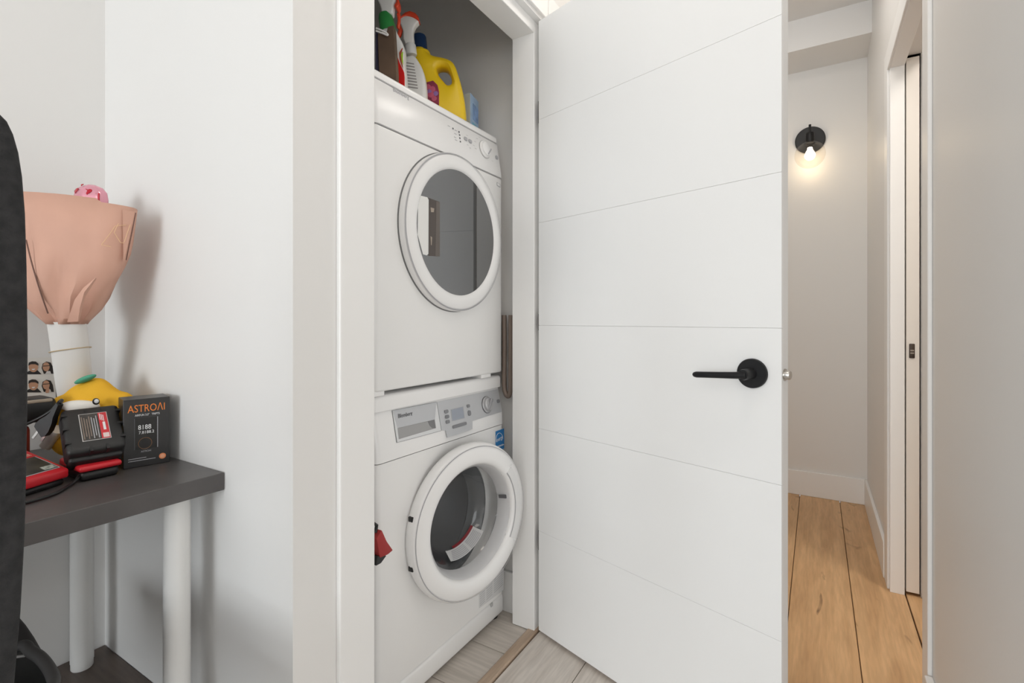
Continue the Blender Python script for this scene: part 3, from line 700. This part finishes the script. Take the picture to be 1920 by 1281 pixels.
obj('collar', lathe([(.0225, -.012), (.0235, 0), (.0215, .030), (.018, .042), (0, .042)], c1, ax1, 26), GREENP, S1, 40)
b = prism(pp([(717, 28), (716, 18), (709, 2), (706, -14), (740, -16), (746, 4), (741, 10), (739, 20), (738, 31)], 1.50), AX*.032, .006, 3)
bmesh.ops.translate(b, verts=b.verts, vec=-AX*.016); h1 = obj('spray_head', b, WHITEP, S1, 50)
b = prism(pp([(735, -14), (743, -10), (750, 6), (750, 16), (746, 21), (741, 16), (746, 8)], 1.50), AX*.034, .003, 2)
bmesh.ops.translate(b, verts=b.verts, vec=-AX*.017); obj('head_cover', b, ORANGE, h1, 50)
b = prism(pp([(741, 18), (748, 18), (748, 34), (746, 48), (741, 46), (743, 32)], 1.50), AX*.012, .003, 2)
bmesh.ops.translate(b, verts=b.verts, vec=AX*.014); obj('trigger', b, ORANGE, h1, 50)
# brown box, nearest the camera
cb = thing('cardboard_box', 'small brown cardboard box with white handle at the dryer front', 'box', (-.985, .935, ZB))
bpix = [(707, 62), (724, 66), (736, 48), (742.5, 130), (741, 137), (722, 128), (714, 118), (709.5, 100)]
obj('carton', prism([p for p in pp([(708, 62), (724, 65), (727, 50), (738, 47), (743.5, 135), (743, vz(ZB, 1.375)), (712, vz(ZB, 1.375)), (709, 100)], 1.375)], AX*.03, .001, 1), mat('brown_card', (.10, .060, .036), .6, noise=.25, scale=12), cb)
b = tube(smoothpath(pp([(705, 53), (716, 57), (726, 63), (726, 66), (716, 62), (705, 58)], 1.365), 4), .0024, 8)
obj('handle', b, WHITEP, cb, 60)
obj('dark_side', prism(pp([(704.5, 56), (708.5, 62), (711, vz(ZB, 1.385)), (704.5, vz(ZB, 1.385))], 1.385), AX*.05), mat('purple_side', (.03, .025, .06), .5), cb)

# ------------------------------------------------------------------ other closet things
hose = tube(smoothpath([(-.952, 1.503, 1.062), (-.951, 1.503, .95), (-.951, 1.502, .82), (-.944, 1.500, .785), (-.932, 1.499, .775), (-.925, 1.500, .79), (-.924, 1.502, .83), (-.924, 1.503, 1.062)], 5), .0085, 12)
tag(obj('drain_hose', hose, mat('hose_brown', (.22, .17, .14), .5), None, 60, loc=(-.938, 1.502, .775)), 'brown looped drain hose in the gap right of the dryer', 'hose')
rb = thing('dust_brush', 'red and black brush hanging at the washer left edge', 'brush', (-.905, .86, .48))
b = prism([(-.905, .835, .53), (-.905, .852, .545), (-.905, .868, .512), (-.905, .889, .482), (-.905, .872, .478), (-.905, .845, .48)], (.022, 0, 0), .003, 2)
obj('brush_head', b, mat('brush_red', (.36, .03, .03), .6), rb, 40)
obj('bristles', prism([(-.9, .838, .488), (-.9, .868, .477), (-.9, .85, .466), (-.9, .834, .466)], (.016, 0, 0), .002, 2), BLKP, rb)
obj('hook', tube([(-.895, .842, .54), (-.895, .846, .556), (-.895, .838, .562)], .004, 8), BLKP, rb, 60)

# ------------------------------------------------------------------ desk
TZ = .7425; XD = -1.003
desk = thing('desk', 'grey desk with white round legs standing in the nook', 'desk', (-1.28, .0, .2115))
obj('desk_top', box(XN+.004, XD, -.65, YN-.0015, TZ-.0345, TZ, .0008, 1), mat('desk_grey', (.085, .078, .076), .38, .5, noise=.22, scale=9), desk)
LEGW = mat('leg_white', (.74, .73, .71), .35)
for lx, ly in ((-1.052, .4835), (-1.505, .4835), (-1.052, -.58), (-1.505, -.58)):
    lg = obj('leg', lathe([(.0225, .2285), (.0225, .703), (.0235, .704)], (lx, ly, 0), UP, 28), LEGW, desk, 40)
    obj('leg_foot', lathe([(0, .2115), (.020, .2115), (.0215, .214), (.0215, .2285), (0, .2285)], (lx, ly, 0), UP, 24), LEGW, lg, 40)
    obj('leg_plate', lathe([(.0235, .702), (.026, .7045), (.026, .708), (0, .708)], (lx, ly, 0), UP, 24), LEGW, lg, 40)

# ------------------------------------------------------------------ boxed inflator
bxp = [atz(*p, TZ) for p in ((231, 881), (318.6, 866.1))]
ex = (bxp[1]-bxp[0]); wdt = ex.length; ex.normalize(); en = Vector((ex.y, -ex.x, 0))     # en: out of the front
if en.x < 0: en = -en
BH = .1395
ib = thing('inflator_box', 'black and orange printed inflator box standing on the desk', 'box', tuple(bxp[0]))
BM = Matrix(((ex.x, -en.x, 0, bxp[0].x), (ex.y, -en.y, 0, bxp[0].y), (0, 0, 1, TZ), (0, 0, 0, 1)))
BOXB = mat('box_black', (.022, .021, .021), .35)
obj('carton', box(0, wdt, 0, .062, 0, BH, .001, 1, M=BM), BOXB, ib)
def bl(x, z, off=.0004): return BM@Vector((x, -off, z))
ORG = mat('print_orange', (.80, .22, .03), .5)
text('brand_word', 'ASTRO\u039bI', bl(.007, .113), ex, UP, .0215, ORG, ib, width=.063)
text('box_line', 'AIRFUN 3.2"   TRIPTS', bl(.019, .1045), ex, UP, .0058, WHITE, ib, width=.042)
def brect(name, x0, x1, z0, z1, m, off=.0002, th=.0003): return obj(name, prism([bl(x0, z0, off), bl(x1, z0, off), bl(x1, z1, off), bl(x0, z1, off)], en*th), m, ib)
dv = brect('printed_device', .019, .057, .036, .100, mat('device_black', (.012, .012, .012), .25))
brect('device_edge', .0565, .058, .036, .100, LGREY); brect('device_edge', .018, .019, .036, .100, DGREY)
text('screen_digits', '8188', bl(.024, .0765, .0007), ex, UP, .0135, WHITE, ib, width=.022)
text('screen_digits', '7.8188.2', bl(.025, .0675, .0007), ex, UP, .0085, WHITE, ib, width=.026)
tr = [bl(.036+.0115*math.cos(2*math.pi*i/20), .0475+.0115*math.sin(2*math.pi*i/20), .0006) for i in range(20)]
obj('printed_ring', tube(tr, .0005, 6, closed=True), mat('ring_copper', (.25, .12, .05), .5), ib)
text('device_word', 'ASTROAI', bl(.029, .0295, .0007), ex, UP, .0048, LGREY, ib, width=.017)
for i, (z, l_) in enumerate(((.0175, .030), (.0130, .046))): brect('small_print', .008, .008+l_, z, z+.0013, LGREY)
for r_, c in ((.0068, (.80, .26, .10)), (.0045, (.85, .42, .25))):
    obj('round_seal', lathe([(r_*(1.0 if i % 2 else .9), 0) for i in range(1)]+[(0, .0003)], bl(.066, .0155, .0003+(.0003 if r_ < .005 else 0)), en, 20, cap0=False), mat('seal_%d' % int(r_*1e4), c, .5), ib)

# ------------------------------------------------------------------ chargers, battery, cords
def wedge(x0, x1, y0, y1, z0, z1a, z1b, r=.004, M=None):
    """x1 is the front (nearer the camera); the top falls from z1b at the back to z1a at the front"""
    pts = [(x1, y0, z0), (x1, y0, z1a), (x0, y0, z1b), (x0, y0, z0)]
    b = prism(pts, (0, y1-y0, 0), r, 3)
    if M is not None: bmesh.ops.transform(b, matrix=M, verts=b.verts)
    return b
c2 = thing('battery_charger', 'red and black battery charger holding the black battery', 'charger', (-1.235, .41, TZ))
obj('base', box(-1.262, -1.164, .372, .433, TZ, .762, .008, 3), BLKP, c2, 40)
obj('tray', wedge(-1.262, -1.160, .369, .436, .761, .772, .776, .005), RED, c2, 40)
bt = thing('power_tool_battery', 'black tool battery with red and white label on the charger', 'battery', (-1.22, .41, .785))
# the battery leans back: local x across, local y down the slope, local z out of its top face
bo = Vector((-1.250, .3685, .872)); by = (Vector((-1.170, .354, .802))-bo).normalized(); bxv = Vector((.10, .995, 0)).normalized(); bz = bxv.cross(by).normalized()
if bz.z < 0: bz = -bz
TM = Matrix(((bxv.x, by.x, bz.x, bo.x), (bxv.y, by.y, bz.y, bo.y), (bxv.z, by.z, bz.z, bo.z), (0, 0, 0, 1)))
BATB = mat('battery_black', (.018, .0175, .017), .45)
obj('case', box(0, .090, 0, .110, -.040, 0, .009, 4, M=TM), BATB, bt, 40)
obj('case_skirt', box(.004, .086, .095, .118, -.045, -.016, .006, 3, M=TM), BLKP, bt, 40)
for yy in (.018, .052, .086):
    obj('case_notch', box(-.001, .008, yy-.0025, yy+.0025, -.012, .0006, M=TM), BLKP, bt)
    obj('case_notch', box(.082, .091, yy-.0025, yy+.0025, -.012, .0006, M=TM), BLKP, bt)
for xx in (.035, .06):
    obj('case_notch', box(xx-.002, xx+.002, .1, .1125, -.012, .0006, M=TM), BLKP, bt)
    obj('screw_hole', lathe([(0, .0006), (.0022, .0006), (.0022, -.002)], TM@Vector((xx, .012, 0)), bz, 10, cap1=False), BLKP, bt)
def tl(x, y, o=.0004): return TM@Vector((x, y, o))
def trect(name, x0, x1, y0, y1, m, o=.0003, par=None): return obj(name, prism([tl(x0, y0, o), tl(x1, y0, o), tl(x1, y1, o), tl(x0, y1, o)], bz*.0004), m, par or bt)
lb = trect('label', .024, .068, .020, .088, mat('label_border', (.6, .58, .56), .5))
trect('label_dark', .0252, .0535, .0212, .0868, mat('label_charcoal', (.05, .045, .04), .5, noise=.4, scale=80), .0007, lb)
trect('label_red', .0535, .0668, .0212, .0868, mat('label_redp', (.62, .03, .04), .4), .0007, lb)
for i in range(7): trect('label_text', .027+i*.0037, .0284+i*.0037, .028+(i % 3)*.003, .084-(i % 2)*.006, mat('label_textg', (.26, .20, .16), .6) if i < 4 else LGREY, .0011, lb)
for xx, y0_ in ((.0555, .024), (.058, .026), (.0605, .028)): trect('label_stripe', xx, xx+.0012, y0_, y0_+.016, WHITE, .0011, lb)
text('label_word', 'REDLITHIUM', tl(.0585, .045, .0012), by, -bxv if False else bxv.cross(bz)*0+(-bxv), .006, WHITE, lb, width=.028) if False else trect('label_word_bar', .0585, .0625, .046, .066, WHITE, .0011, lb)
trect('label_patch', .056, .0655, .074, .085, mat('label_pale', (.75, .6, .58), .5), .0011, lb)
# left charger
c1_ = thing('battery_charger', 'red battery charger with dark label at the chair edge', 'charger', (-1.21, .29, TZ))
CM = Matrix.Translation((-1.178, .360, 0))@Matrix.Rotation(math.radians(24), 4, 'Z')
obj('base', box(-.105, -.004, -.19, -.004, TZ, .7555, .006, 3, M=CM), BLKP, c1_, 40)
obj('housing', wedge(-.13, 0, -.20, 0, .755, .771, .815, .004, CM), RED, c1_, 40)
sl = (Vector((-.13, 0, .815))-Vector((0, 0, .771))).normalized()
def cl(s, y, o=.0003):                                   # s: along the sloping top from the front, y: from the right side
    nrm = Vector((-sl.z, 0, sl.x)); nrm = nrm if nrm.z > 0 else -nrm
    return CM@(Vector((0, 0, .771))+sl*s+Vector((0, -y, 0))+nrm*o)
cnr = CM.to_3x3()@Vector((.3, 0, .954))
def crect(name, s0, s1, y0, y1, m, o=.0004): return obj(name, prism([cl(s0, y0, o), cl(s1, y0, o), cl(s1, y1, o), cl(s0, y1, o)], cnr*.0005), m, c1_)
crect('label', .012, .066, .010, .18, mat('label_dark_glossy', (.045, .04, .03), .3, noise=.5, scale=40))
crect('label_edge', .0105, .012, .010, .18, LGREY); crect('label_edge', .0105, .066, .0085, .010, LGREY)
crect('label_marks', .014, .026, .012, .032, mat('label_mark', (.35, .37, .33), .5, noise=.5, scale=200), .001)
ryv = CM.to_3x3()@Vector((0, 1, 0)); rsv = CM.to_3x3()@sl
text('charger_word', 'SUPER CHARGER', cl(.072, .062, .0008), ryv, rsv, .012, mat('print_pale_orange', (.75, .45, .35), .5), c1_, width=.052)
text('charger_word', 'Milwaukee', cl(.090, .078, .0008), ryv, rsv, .016, WHITE, c1_, width=.048)
# dark red tool body and black battery behind it
tb = thing('power_tool', 'dark red and black power tool lying behind the chargers', 'power tool', (-1.38, .32, TZ))
obj('motor_housing', box(-1.40, -1.345, .19, .352, TZ, .835, .012, 3), DRED, tb, 40)
obj('battery_pack', box(-1.41, -1.335, .18, .389, .838, .886, .01, 3), BLKP, tb, 40)
obj('pack_trim', box(-1.37, -1.3335, .18, .381, .878, .8845, .002, 2), mat('trim_tan', (.35, .29, .22), .5), tb)
# plug on its cord, cord lying on the desk
pg = thing('power_plug', 'black two-prong plug on a cord resting on the chargers', 'plug', atd(95, 790, .965))
PZ = .965
def pq(u, v, Z=PZ): return atd(u, v, Z)
b = loft([[pq(u+du, v+dv)+AX*o for du, dv, o in ((-w1*.55, -w1*.83, -.006), (w1*.55, w1*.83, -.006), (w1*.55, w1*.83, .006), (-w1*.55, -w1*.83, .006))] for u, v, w1 in ((112, 757, 3), (106, 768, 4.5), (101, 778, 5.5), (97, 786, 9), (88, 797, 14), (80, 805, 15), (76, 809, 12))])
obj('plug_body', b, BLKP, pg, 40)
for a in (((72, 806), (60, 822)), ((84, 815), (76, 827))):
    obj('prong', prism([pq(a[0][0]-1, a[0][1]-1), pq(a[0][0]+2.5, a[0][1]+1.5), pq(a[1][0]+2.5, a[1][1]+1.5), pq(a[1][0]-1, a[1][1]-1)], AX*.0015), NICKEL, pg)
obj('cord', tube(smoothpath([pq(112, 757), pq(116, 751, .975), pq(112, 753, .985), pq(95, 771, .985), pq(70, 786, .98), pq(45, 797, .97), pq(20, 805, .96)], 5), .003, 8), BLKP, pg, 60)
cd = tube(smoothpath([(-1.098, .14, TZ+.0035), (-1.10, .22, TZ+.0035), (-1.1045, .283, TZ+.0035), (-1.119, .321, TZ+.0035), (-1.150, .350, TZ+.0035), (-1.164, .366, TZ+.008), (-1.172, .372, TZ+.012)], 6), .003, 8)
tag(obj('charger_cord', cd, BLKP, None, 60, loc=(-1.1045, .283, TZ)), 'thin black cord curving along the desk front', 'cord')

# ------------------------------------------------------------------ plush toy
pt = thing('plush_toy', 'yellow plush toy with green leaf and white face patch', 'plush toy', (-1.41, .475, TZ))
PLY = mat('plush_yellow', (.80, .44, .04), .9, .1, bump=.5, bscale=500)
PT = 1.085
def pe(u, v, Z=PT): return atd(u, v, Z)
KP = PT/1.33
PM = Matrix(((CC, -CS, 0), (CS, CC, 0), (0, 0, 1))).to_4x4()
def pel(u, v, rx, ry, rz, Z=PT, bm=None): return ellipsoid(pe(u, v, Z), rx*KP, ry*.72*KP, rz*KP, M=PM, bm=bm, n=28, k=16)
b = pel(174, 766, .084, .062, .075)
pel(180, 730, .040, .036, .034, bm=b); pel(222, 756, .046, .04, .034, bm=b); pel(124, 764, .045, .04, .036, bm=b)
pel(128, 815, .05, .045, .06, bm=b); pel(210, 815, .05, .045, .06, bm=b); pel(172, 822, .075, .06, .055, bm=b)
po_ = obj('body', b, PLY, pt, 180)
rm = po_.modifiers.new('blend', 'REMESH'); rm.mode = 'VOXEL'; rm.voxel_size = .006; rm.use_smooth_shade = True
sm = po_.modifiers.new('soft', 'SMOOTH'); sm.iterations = 14; sm.factor = .6
b = ellipsoid(pe(160, 711, 1.065), .024, .011, .006, M=Matrix.Rotation(math.radians(30), 4, 'Z')@Matrix.Rotation(math.radians(-22), 4, 'Y'))
obj('leaf', b, mat('felt_green', (.10, .36, .24), .8, .1), pt, 60)
b = ellipsoid(pe(150, 762, 1.052), .042, .011, .013, M=Matrix.Rotation(math.radians(31), 4, 'Z'))
obj('face_patch', b, mat('plush_white', (.78, .74, .68), .9, .1, bump=.4, bscale=500), pt, 60)
e_ = obj('eye', ellipsoid(pe(180, 753, 1.040), .0075, .0035, .007, M=Matrix.Rotation(math.radians(31), 4, 'Z')), mat('eye_black', (.01, .01, .01), .3), pt, 60)
obj('eye_white', ellipsoid(pe(181, 752.5, 1.0375), .0048, .0025, .0045, M=Matrix.Rotation(math.radians(31), 4, 'Z')), WHITE, e_, 60)
b = tube(smoothpath([pe(85, 838, 1.06), pe(95, 825, 1.06), pe(108, 805, 1.05)], 5), .011, 12)
obj('foot', b, MATS['plush_white'], pt, 60)

# ------------------------------------------------------------------ photo strip
ps = thing('photo_strip', 'white photo booth strip of a couple leaning on the wall', 'photo', (-1.5, .40, TZ))
def wp2(u, v, o=0): return atx(u, v, -1.50+o)
obj('paper', prism([wp2(34, 672), wp2(103.5, 670), wp2(105, 760), wp2(34, 765)], (-.001, 0, 0)), mat('photo_paper', (.78, .76, .72), .35), ps)
tag(obj('backing', prism([wp2(100, 671, -.002), wp2(105, 671, -.002), wp2(115, 742, -.004), wp2(105, 750, -.004)], (-.001, 0, 0)), mat('backing_dark', (.12, .11, .10), .6), ps))
SKIN = mat('printed_skin', (.55, .30, .19), .5); HAIR = mat('printed_hair', (.022, .016, .014), .5); SHIRT = mat('printed_shirt', (.018, .016, .018), .5)
def disc(name, u, v, ru, rv, m, o, par=None): 
    pts = [wp2(u+ru*math.cos(2*math.pi*i/18), v+rv*math.sin(2*math.pi*i/18), o) for i in range(18)]
    return obj(name, prism(pts, (.0003, 0, 0)), m, par or ps)
def wpoly(name, pts, m, o, par=None): return obj(name, prism([wp2(*p, o) for p in pts], (.0003, 0, 0)), m, par or ps)
for dv in (0, 34):
    wpoly('printed_shirt', [(44, 702+dv), (54, 696+dv), (68, 692+dv), (75, 699+dv), (78, 702+dv)], SHIRT, .0004)
    disc('printed_face', 62.5, 688+dv, 9, 10, SKIN, .0008)
    wpoly('printed_cap', [(53, 686+dv), (54, 680+dv), (60, 677.5+dv), (67, 678+dv), (72, 682+dv), (72, 686+dv), (66, 683+dv), (58, 683+dv)], HAIR, .0012)
    wpoly('printed_hair', [(78, 690+dv), (80, 682+dv), (87, 678+dv), (95, 680+dv), (99, 688+dv), (101, 701+dv), (82, 701+dv)], HAIR, .0004)
    disc('printed_face', 86.5, 688+dv, 6.5, 8.5, SKIN, .0008)
    wpoly('printed_glasses', [(80.5, 686+dv), (93, 685+dv), (93, 686.3+dv), (80.5, 687.3+dv)], HAIR, .0012)
    wpoly('printed_smile', [(59, 692+dv), (66, 691.5+dv), (64, 694+dv), (61, 694+dv)], WHITE, .0012)
    wpoly('printed_collar', [(85, 701+dv), (88, 696+dv), (94, 696+dv), (96, 701+dv)], mat('printed_pale', (.7, .68, .66), .5), .0012)
wpoly('printed_hand', [(85, 734), (88, 727), (91, 726), (93, 731), (91, 737), (86, 737)], SKIN, .0016)

# ------------------------------------------------------------------ bouquet and foil balloon
bq = thing('wrapped_bouquet', 'bouquet wrapped in pink paper with white sleeve leaning in the corner', 'bouquet', (-1.40, .45, TZ))
BZ = 1.075
def q(u, v, o=0): return atd(u, v, BZ)+AX*o
PINK = mat('pink_paper', (.64, .375, .285), .62, .25, noise=.05, scale=8)
PINK2 = mat('pink_paper_inner', (.50, .26, .19), .7, .2)
rows = []   # (v, left u, right u, depth)
spec = [(608, 92, 158, .026, 0), (598, 82, 167, .030, 0), (580, 64, 184, .040, 0), (558, 46, 198, .048, 0), (530, 38, 214, .052, 0), (500, 34, 231, .054, 0), (470, 31, 239, .055, -2), (440, 29, 244, .056, -3), (400, 27, 252, .056, 0)]
N_ = 56; secs = []
random.seed(3)
for k, (v, a, b_, dp, tilt) in enumerate(spec):
    s = []
    for i in range(N_):
        t = 2*math.pi*i/N_; cu = (a+b_)/2; hw = (b_-a)/2
        fold = 1+(.19*math.sin(t*7+k*.55)+.13*math.sin(t*11-k*.8)+.10*random.uniform(-1, 1))*(1-k/9)**1.1
        uu = cu+hw*math.cos(t)*(1+(.03*math.sin(t*5) if k < 6 else 0)); oo = dp*math.sin(t)*fold*-1
        vv = v
        if k == len(spec)-1: vv = 367+(uu-50)*.085+ (6 if uu > 215 else 0) + (oo*90 if oo > 0 else 0)
        if k == len(spec)-2: vv = v+(uu-128)*.08
        if k == len(spec)-3: vv = v+(uu-128)*.05
        p = q(uu, vv, oo); s.append(p)
    secs.append(s)
b = loft(secs, caps=False)
o = obj('wrapping_paper', b, PINK, bq, 35)
sd = o.modifiers.new('thick', 'SOLIDIFY'); sd.thickness = .0012
# overlapping front fold of the paper with a dark edge
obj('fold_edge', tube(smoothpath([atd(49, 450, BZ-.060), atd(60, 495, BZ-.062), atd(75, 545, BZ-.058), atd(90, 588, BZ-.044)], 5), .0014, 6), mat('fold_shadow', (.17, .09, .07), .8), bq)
obj('paper_fold', loft([[atd(a, b_, BZ+o) for a, b_, o in r_] for r_ in ([(126, 604, -.030), (146, 603, -.030), (148, 604, -.026)], [(132, 585, -.040), (150, 576, -.046), (153, 584, -.034)], [(140, 562, -.048), (158, 548, -.052), (160, 556, -.042)], [(156, 540, -.050), (180, 520, -.046), (181, 523, -.042)])]), PINK, bq, 30)
obj('flap', prism([atd(229, 393, BZ-.022), atd(254, 398, BZ-.003), atd(237, 487, BZ-.006), atd(231, 490, BZ-.014)], AX*.001), PINK, bq)
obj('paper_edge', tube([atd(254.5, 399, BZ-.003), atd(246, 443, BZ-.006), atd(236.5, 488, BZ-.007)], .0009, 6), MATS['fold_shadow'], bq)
GOLD = mat('printed_gold', (.78, .53, .30), .5)
for pts in ([(236, 422), (216, 424)], [(216, 424), (205, 440)], [(205, 440), (190, 459)], [(190, 459), (208, 463)], [(222, 419), (214, 436)], [(214, 436), (226, 455)], [(226, 455), (233, 456)], [(244, 421), (233, 454)]):
    def f(u):                                            # depth of the paper's front where it shows at column u
        best = min(range(30, 247), key=lambda a: abs(a-(960-a)*.056*math.sqrt(max(0, 1-((a-137)/110)**2))/BZ-u))
        return -.057*math.sqrt(max(0, 1-((best-137)/110)**2))-.003
    obj('printed_mark', tube([atd(*pts[0], BZ+f(pts[0][0])), atd(*pts[1], BZ+f(pts[1][0]))], .0006, 5), GOLD, bq)
sl_ = [atd(125, 604, BZ), atd(130, 640, BZ+.012), atd(137, 700, BZ+.040), atd(150, 800, BZ+.100), atd(153, 838, BZ+.118)]
b = bmesh.new()
secs = []
for (c, hw) in zip(sl_, (.0375,)*5):
    secs.append([c+RT*(hw*math.cos(2*math.pi*i/28))+AX*(.0245*math.sin(2*math.pi*i/28)) for i in range(28)])
obj('paper_sleeve', loft(secs), mat('sleeve_white', (.80, .78, .75), .6), bq, 50)
obj('rubber_band', tube([atd(132, 656, BZ+.0195)+RT*(.0398*math.cos(2*math.pi*i/28))+AX*(.0275*math.sin(2*math.pi*i/28))+UP*(.006*math.cos(2*math.pi*i/28)) for i in range(28)], .0011, 6, closed=True), mat('band_tan', (.50, .38, .22), .6), bq, 60)
fbz = 1.10
fb = thing('foil_balloon', 'small pink foil balloon with red hearts behind the bouquet paper', 'balloon', atd(171, 372, fbz))
FOIL = mat('pink_foil', (.78, .36, .44), .16, .5, metal=.45)
fc = atd(171, 375, fbz)
b = bmesh.new(); secs = []
outl = [(0, -.030, .002), (.4, -.028, .012), (.8, -.012, .019), (1, .004, .020), (.9, .024, .016), (.6, .034, .010), (.0, .037, .002)]
for hh, rr in ((-.045, .012), (-.036, .030), (-.020, .0385), (0, .0395), (.018, .0365), (.030, .027), (.037, .012), (.0385, .002)):
    secs.append([fc+UP*hh*.87+RT*(rr*.87*math.cos(t)*(1+.02*math.sin(9*t)))+AX*(rr*.55*math.sin(t)*(1+.06*math.sin(7*t))) for t in (2*math.pi*i/36 for i in range(36))])
obj('foil_skin', loft(secs), FOIL, fb, 50)
HRT = mat('foil_heart_red', (.48, .01, .03), .2, .5, metal=.2)
def heart(cu, cv, s):
    pts = []
    for i in range(20):
        t = 2*math.pi*i/20; x = 16*math.sin(t)**3; y = 13*math.cos(t)-5*math.cos(2*t)-2*math.cos(3*t)-math.cos(4*t)
        u, v = cu+x*s/16, cv-y*s/16
        off = math.sqrt(max(.05, 1-((u-171)/31)**2-((v-375)/33)**2))
        pts.append(atd(u, v, fbz)-AX*(.0205*off+.0012))
    return prism(pts, AX*.0012)
for cu, cv, s in ((153, 360, 6), (178, 363, 6.5), (152, 376, 3), (177, 379.5, 3.2), (163, 349.5, 2.8)):
    obj('printed_heart', heart(cu, cv, s), HRT, fb)
for uu in (188.5, 194):
    obj('printed_stroke', prism([atd(u, v, fbz)-AX*.015 for u, v in ((uu, 365), (uu+2.4, 365), (uu+2, 380), (uu-.4, 380))], AX*.002), HRT, fb)
obj('stick', tube([fc-UP*.04, fc-UP*.2+AX*.0], .0015, 6), WHITEP, fb)

# ------------------------------------------------------------------ task chair
ch = thing('task_chair', 'dark grey upholstered task chair at the left edge', 'chair', (-.86, .05, 0))
FAB = mat('charcoal_fabric', (.030, .030, .031), .85, .2, noise=.25, scale=120, bump=.5, bscale=600)
# backrest: visible right-hand outline follows the photograph, the rest mirrored about the chair's middle
chx = -.50; mid = -.20
edge = [(1930, -40), (1880, -14), (1750, 2), (1500, 14), (1300, 25), (1281, 25.5), (1150, 37), (1000, 45), (900, 47.5), (760, 50), (640, 50.5), (500, 48.5), (400, 45.5), (330, 40), (285, 33), (250, 23), (225, 11), (208, -6), (203, -20), (200, -60)]  # lowest points, out of view, extended to shade the space under the desk
pr_ = [atx(u+7, v, chx) for v, u in edge]
outl = [Vector((0, p.y, p.z)) for p in pr_]
pts = [Vector((chx, p.y, p.z)) for p in outl]+[Vector((chx, 2*mid-p.y, p.z)) for p in reversed(outl)]
b = prism(pts, (-.055, 0, 0), .014, 4, all_edges=False)
obj('backrest', b, FAB, ch, 60)
DG2 = mat('chair_grey', (.085, .078, .076), .7, .2)
se = [atz(u, v, .465) for u, v in ((112, 1300), (111, 1275), (104, 1250), (92, 1232), (80, 1212), (66, 1188), (50, 1165), (35, 1148))]
sq = [(-.66, -.24), (-.66, .22), (-.80, .285)]+[(p.x, p.y) for p in se]+[(-1.345, .24), (-1.35, -.2), (-1.3, -.27), (-.8, -.27)]
b = prism([(x, y, .400) for x, y in sq], (0, 0, .065), .012, 3, all_edges=False)
obj('seat', b, DG2, ch, 60)
ar = [atz(u, v, .52) for u, v in ((40, 1211), (58, 1222), (76, 1234), (92, 1254), (101, 1275), (106, 1310))]
b = tube(smoothpath([(ar[0].x-.03, ar[0].y-.03, .50)]+ar+[(-.80, .30, .52), (-.70, .25, .50)], 5), .008, 12)
obj('seat_rim', b, mat('chair_dark_grey', (.045, .043, .042), .6), ch, 60)
sh = [atz(u, v, .505) for u, v in ((26, 1205), (40, 1210), (58, 1221), (76, 1234), (92, 1256), (101, 1285), (102, 1310))]
b = prism([(p.x, p.y, .468) for p in sh]+[(-.68, .2, .468), (-.68, -.2, .468), (-1.2, -.2, .468)], (0, 0, .037), .004, 2, all_edges=False)
obj('seat_shell', b, BLKP, ch, 50)
lvp = [atz(u, v, .512) for u, v in ((18, 1234), (45, 1230), (62, 1225))]
obj('lever', tube(lvp, .0022, 8), mat('lever_grey', (.25, .24, .23), .5), ch, 60)
bm = box(-.56, -.50, -.2, -.12, .42, .80, .01, 2); box(-.7, -.5, -.2, -.12, .39, .44, .01, 2, bm=bm)
obj('back_support', bm, BLKP, ch, 40)
obj('gas_lift', tube([(-.86, .03, .07), (-.86, .03, .425)], .025, 16), BLKP, ch, 50)
for i in range(5):
    a = math.radians(72*i+20); e = Vector((-.86+.27*math.cos(a), .03+.27*math.sin(a), .07))
    if e.x < -.985: e.x = -.96
    lg = obj('base_leg', tube([(-.86, .03, .10), tuple(e)], .016, 10, rad=[.022, .014]), BLKP, ch, 50)
    obj('caster', lathe([(0, -.012), (.024, -.012), (.027, -.008), (.027, .008), (.024, .012), (0, .012)], e-UP*.042, (math.sin(a), -math.cos(a), 0), 16), BLKP, lg, 40)
